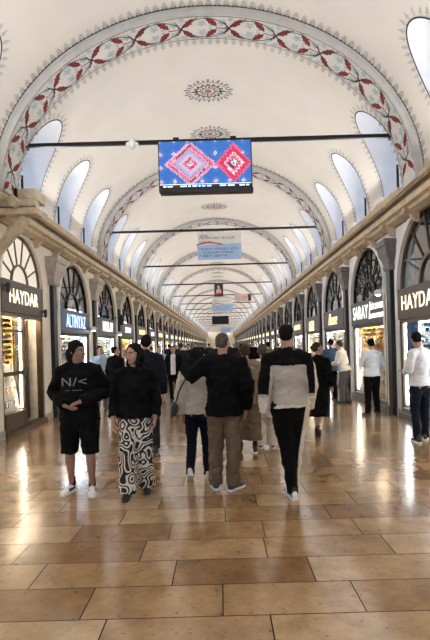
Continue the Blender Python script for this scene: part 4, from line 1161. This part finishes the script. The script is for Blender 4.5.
# --- woman in long black dress
person('woman in long black dress with tied brown hair walking away near the right shops', 1.80, 8.2, 150, 1.60,
    dict(hyaw=-45, hpitch=2, kneeL=(.08, -.05, .50), ankL=(.06, -.02, .10), kneeR=(-.07, .0, .48), ankR=(-.04, .22, .15), footR=(0, 50), elL=(.24, .02, 1.14), wrL=(.18, -.20, 1.05), elR=(-.24, .05, 1.14), wrR=(-.26, .0, .92)),
    w=.98, vox=.009, top=dict(e=.022, lo=.60, hem=(.19, .19), mats=('cloth_black',), name='dress', sr=(.078, .066, .052), wr=.012, collar=.01), shoe=('shoe_black', 'shoe_black', 'shoe_black'), hair=('bun', 'hair_brown'))
# --- shop attendants on the right
person('man in white shirt and dark navy trousers looking down at the right edge', 3.24, 7.42, 205, 1.72,
    dict(hyaw=-35, hpitch=28, head=(0, -.045, 1.62), elL=(.24, .0, 1.14), wrL=(.10, -.22, 1.10), elR=(-.25, -.02, 1.14), wrR=(-.12, -.23, 1.08), handL=(-.6, -.7, .1), palmL=(0, 0, 1), handR=(.6, -.7, .1), palmR=(0, 0, 1), kneeL=(.10, -.02, .49), ankL=(.17, .08, .085), ankR=(-.10, -.01, .085), footR=(-50, 0), footL=(-20, 0)),
    vox=.0075, w=.98, top=dict(e=.018, lo=.06, hem=(.16, .13), mats=('cloth_white',), name='shirt', sr=(.080, .070, .050), se=.95, wr=.010, collar=.03),
    bottom=dict(e=.006, r=(.100, .072, .056), mats=('cloth_navy',)), shoe=('shoe_black', 'shoe_white', 'shoe_black'), hair=('quiff', 'hair_black'))
person('man in white shirt and black trousers standing before the SARAY window, back to camera', 3.34, 10.1, 192, 1.64,
    dict(hpitch=12, hyaw=-10, elL=(.25, -.02, 1.15), wrL=(.13, -.20, 1.20), elR=(-.25, .02, 1.12), wrR=(-.20, -.15, 1.0), footR=(-45, 0), footL=(10, 0), ankL=(.13, .02, .085)),
    vox=.009, w=1.08, top=dict(e=.020, lo=.05, hem=(.19, .145), mats=('cloth_white',), name='shirt', sr=(.086, .074, .055), se=.9, wr=.010, collar=.03),
    bottom=dict(e=.010, r=(.098, .080, .066), mats=('cloth_black',)), shoe=('shoe_black', 'shoe_black', 'shoe_black'), hair=('short', 'hair_black'))
person('man in white shirt and grey trousers leaning back against the SARAY shop edge', 3.28, 12.2, 235, 1.66,
    dict(pel=(0, .05, .93), chest=(0, -.03, 1.23), neck=(0, -.05, 1.44), head=(0, -.11, 1.60), hpitch=18, shL=(.178, -.04, 1.385), shR=(-.178, -.04, 1.385), elL=(.22, -.10, 1.12), wrL=(.10, -.28, 1.08), elR=(-.22, -.10, 1.12), wrR=(-.10, -.28, 1.08),
         hipL=(.092, .05, .89), hipR=(-.092, .05, .89), kneeL=(.10, -.02, .48), kneeR=(-.10, -.02, .48), ankL=(.11, -.02, .085), ankR=(-.11, .08, .085)),
    vox=.010, w=1.05, top=dict(e=.024, lo=.05, hem=(.185, .14), mats=('cloth_white',), name='shirt', sr=(.082, .07, .052), se=.9, wr=.010, collar=.03),
    bottom=dict(e=.010, r=(.105, .082, .068), mats=('cloth_grey',)), shoe=('shoe_black', 'shoe_black', 'shoe_black'), hair=('short', 'hair_brown'))
person('man in blue shirt and black trousers next to the leaning white-shirted man', 3.12, 12.9, 200, 1.68,
    dict(hpitch=10, pel=(0, .04, .93), elL=(.24, -.03, 1.14), wrL=(.15, -.22, 1.05), elR=(-.24, -.03, 1.14), wrR=(-.15, -.22, 1.05), kneeL=(.10, -.12, .50), ankL=(.12, .0, .085), kneeR=(-.10, -.02, .49)),
    vox=.010, w=1.08, top=dict(e=.024, lo=.10, hem=(.19, .145), mats=('cloth_blue',), name='shirt', sr=(.084, .072, .054), wr=.010, collar=.03),
    bottom=dict(e=.010, r=(.105, .080, .065), mats=('cloth_black',)), shoe=('shoe_black', 'shoe_black', 'shoe_black'), hair=('short', 'hair_black'))
# --- left background
person('man in light blue shirt facing the camera between the two left walkers', -3.02, 12.2, 10, 1.66,
    dict(hyaw=25, hpitch=5), vox=.010, w=1.05, skin='skin', top=dict(e=.024, lo=.06, hem=(.185, .14), mats=('cloth_lightblue',), name='shirt', sr=(.082, .07, .052), wr=.010, collar=.03),
    bottom=dict(e=.010, r=(.105, .080, .065), mats=('cloth_grey',)), shoe=('shoe_black', 'shoe_black', 'shoe_black'), hair=('short', 'hair_black'))
person('man in long dark jacket standing behind the patterned-trouser woman on the left', -2.42, 11.3, 150, 1.64,
    dict(hyaw=-50, kneeR=(-.1, -.03, .49)), vox=.010, w=1.12, top=dict(e=.035, lo=.18, hem=(.20, .16), mats=('cloth_black',), name='jacket', sr=(.09, .08, .06), wr=.010, collar=.03),
    bottom=dict(e=.012, r=(.105, .085, .070), mats=('cloth_black',)), shoe=('shoe_black', 'shoe_black', 'shoe_black'), hair=('short', 'hair_black'))
person('tall man in navy jacket directly behind the curly-haired woman, seen from behind', -1.03, 7.2, 185, 1.79,
    dict(hyaw=10), vox=.009, w=1.05, top=dict(e=.028, lo=.10, hem=(.195, .15), mats=('cloth_navy',), name='jacket', sr=(.088, .078, .058), wr=.010, collar=.03),
    bottom=dict(e=.010, r=(.100, .080, .066), mats=('cloth_dark',)), shoe=('shoe_black', 'shoe_black', 'shoe_black'), hair=('short', 'hair_black'))
person('distant walker in open dark jacket over white shirt, black trousers, facing the camera', -1.25, 13.4, 0, 1.62,
    dict(kneeL=(.09, -.06, .5), ankL=(.09, -.12, .09), kneeR=(-.09, .0, .49), ankR=(-.09, .14, .10)), vox=.012, w=1.0,
    top=dict(e=.03, lo=.08, hem=(.19, .15), mats=('cloth_black', 'cloth_white'), paint=lambda c: 1 if (abs(c.x) < .075 and c.y < -.04) else 0, name='jacket', sr=(.084, .072, .055), wr=.008, collar=.02),
    bottom=dict(e=.008, r=(.095, .070, .056), mats=('cloth_black',)), shoe=('shoe_black', 'shoe_black', 'shoe_black'), hair=('short', 'hair_black'))

# --- the small distant crowd, built coarse
FAR = [(-62, 15.0, 20, 'cloth_lightblue', 'cloth_grey', 'small distant man in pale blue shirt left of the open-jacket walker'),
       (-40, 16.5, 180, 'cloth_dark', 'cloth_black', 'small distant person in dark clothes just right of the open-jacket walker'),
       (-33, 20, 0, 'cloth_black', 'cloth_navy', 'tiny distant walker in black between open-jacket walker and couple'),
       (-70, 19, 170, 'cloth_dark', 'cloth_black', 'tiny distant dark figure by the left shops'),
       (-52, 25, 180, 'cloth_navy', 'cloth_black', None), (-25, 24, 0, 'cloth_grey', 'cloth_black', None), (-45, 32, 0, 'cloth_black', 'cloth_black', None), (-12, 30, 180, 'cloth_dark', 'cloth_navy', None),
       (-4, 22, 180, 'cloth_dark', 'cloth_black', None), (13, 28, 0, 'cloth_navy', 'cloth_black', None), (20, 19, 180, 'cloth_dark', 'cloth_navy', None), (32, 24, 0, 'cloth_black', 'cloth_grey', None),
       (47, 16.5, 180, 'cloth_camel', 'cloth_dark', 'small distant person in brown jacket glimpsed above the tracksuit man shoulder line, right'),
       (57, 26, 180, 'cloth_dark', 'cloth_black', None), (70, 18.5, 0, 'cloth_grey', 'cloth_black', 'small distant person in grey top behind the black-dress woman'),
       (62, 22, 180, 'cloth_navy', 'cloth_black', None), (38, 36, 0, 'cloth_white', 'cloth_black', None), (-20, 40, 0, 'cloth_black', 'cloth_black', None), (8, 42, 180, 'cloth_dark', 'cloth_black', None), (-36, 44, 180, 'cloth_lightblue', 'cloth_black', None)]
for i, (px, Z, rz, tm, bm_, lab) in enumerate(FAR):
    H = 1.62+.12*((i*37) % 10)/10
    person(lab or 'tiny far-off figure in the crowd down the middle of the hall', P(px, Z), Z, rz, H, dict(kneeL=(.09, -.08, .5), ankL=(.09, -.12, .09), ankR=(-.09, .14, .11)) if i % 2 else {}, vox=.022, near=False, w=1.08,
           top=dict(e=.03, lo=.10, hem=(.19, .15), mats=(tm,), name='jacket', sr=(.09, .078, .06)), bottom=dict(e=.015, r=(.105, .085, .07), mats=(bm_,)), shoe=('shoe_black', 'shoe_black', 'shoe_black') if Z < 20 else None,
           hair=('short', ('hair_black', 'hair_brown')[i % 2]), group=None if lab else 'far-off walkers in the crowd')
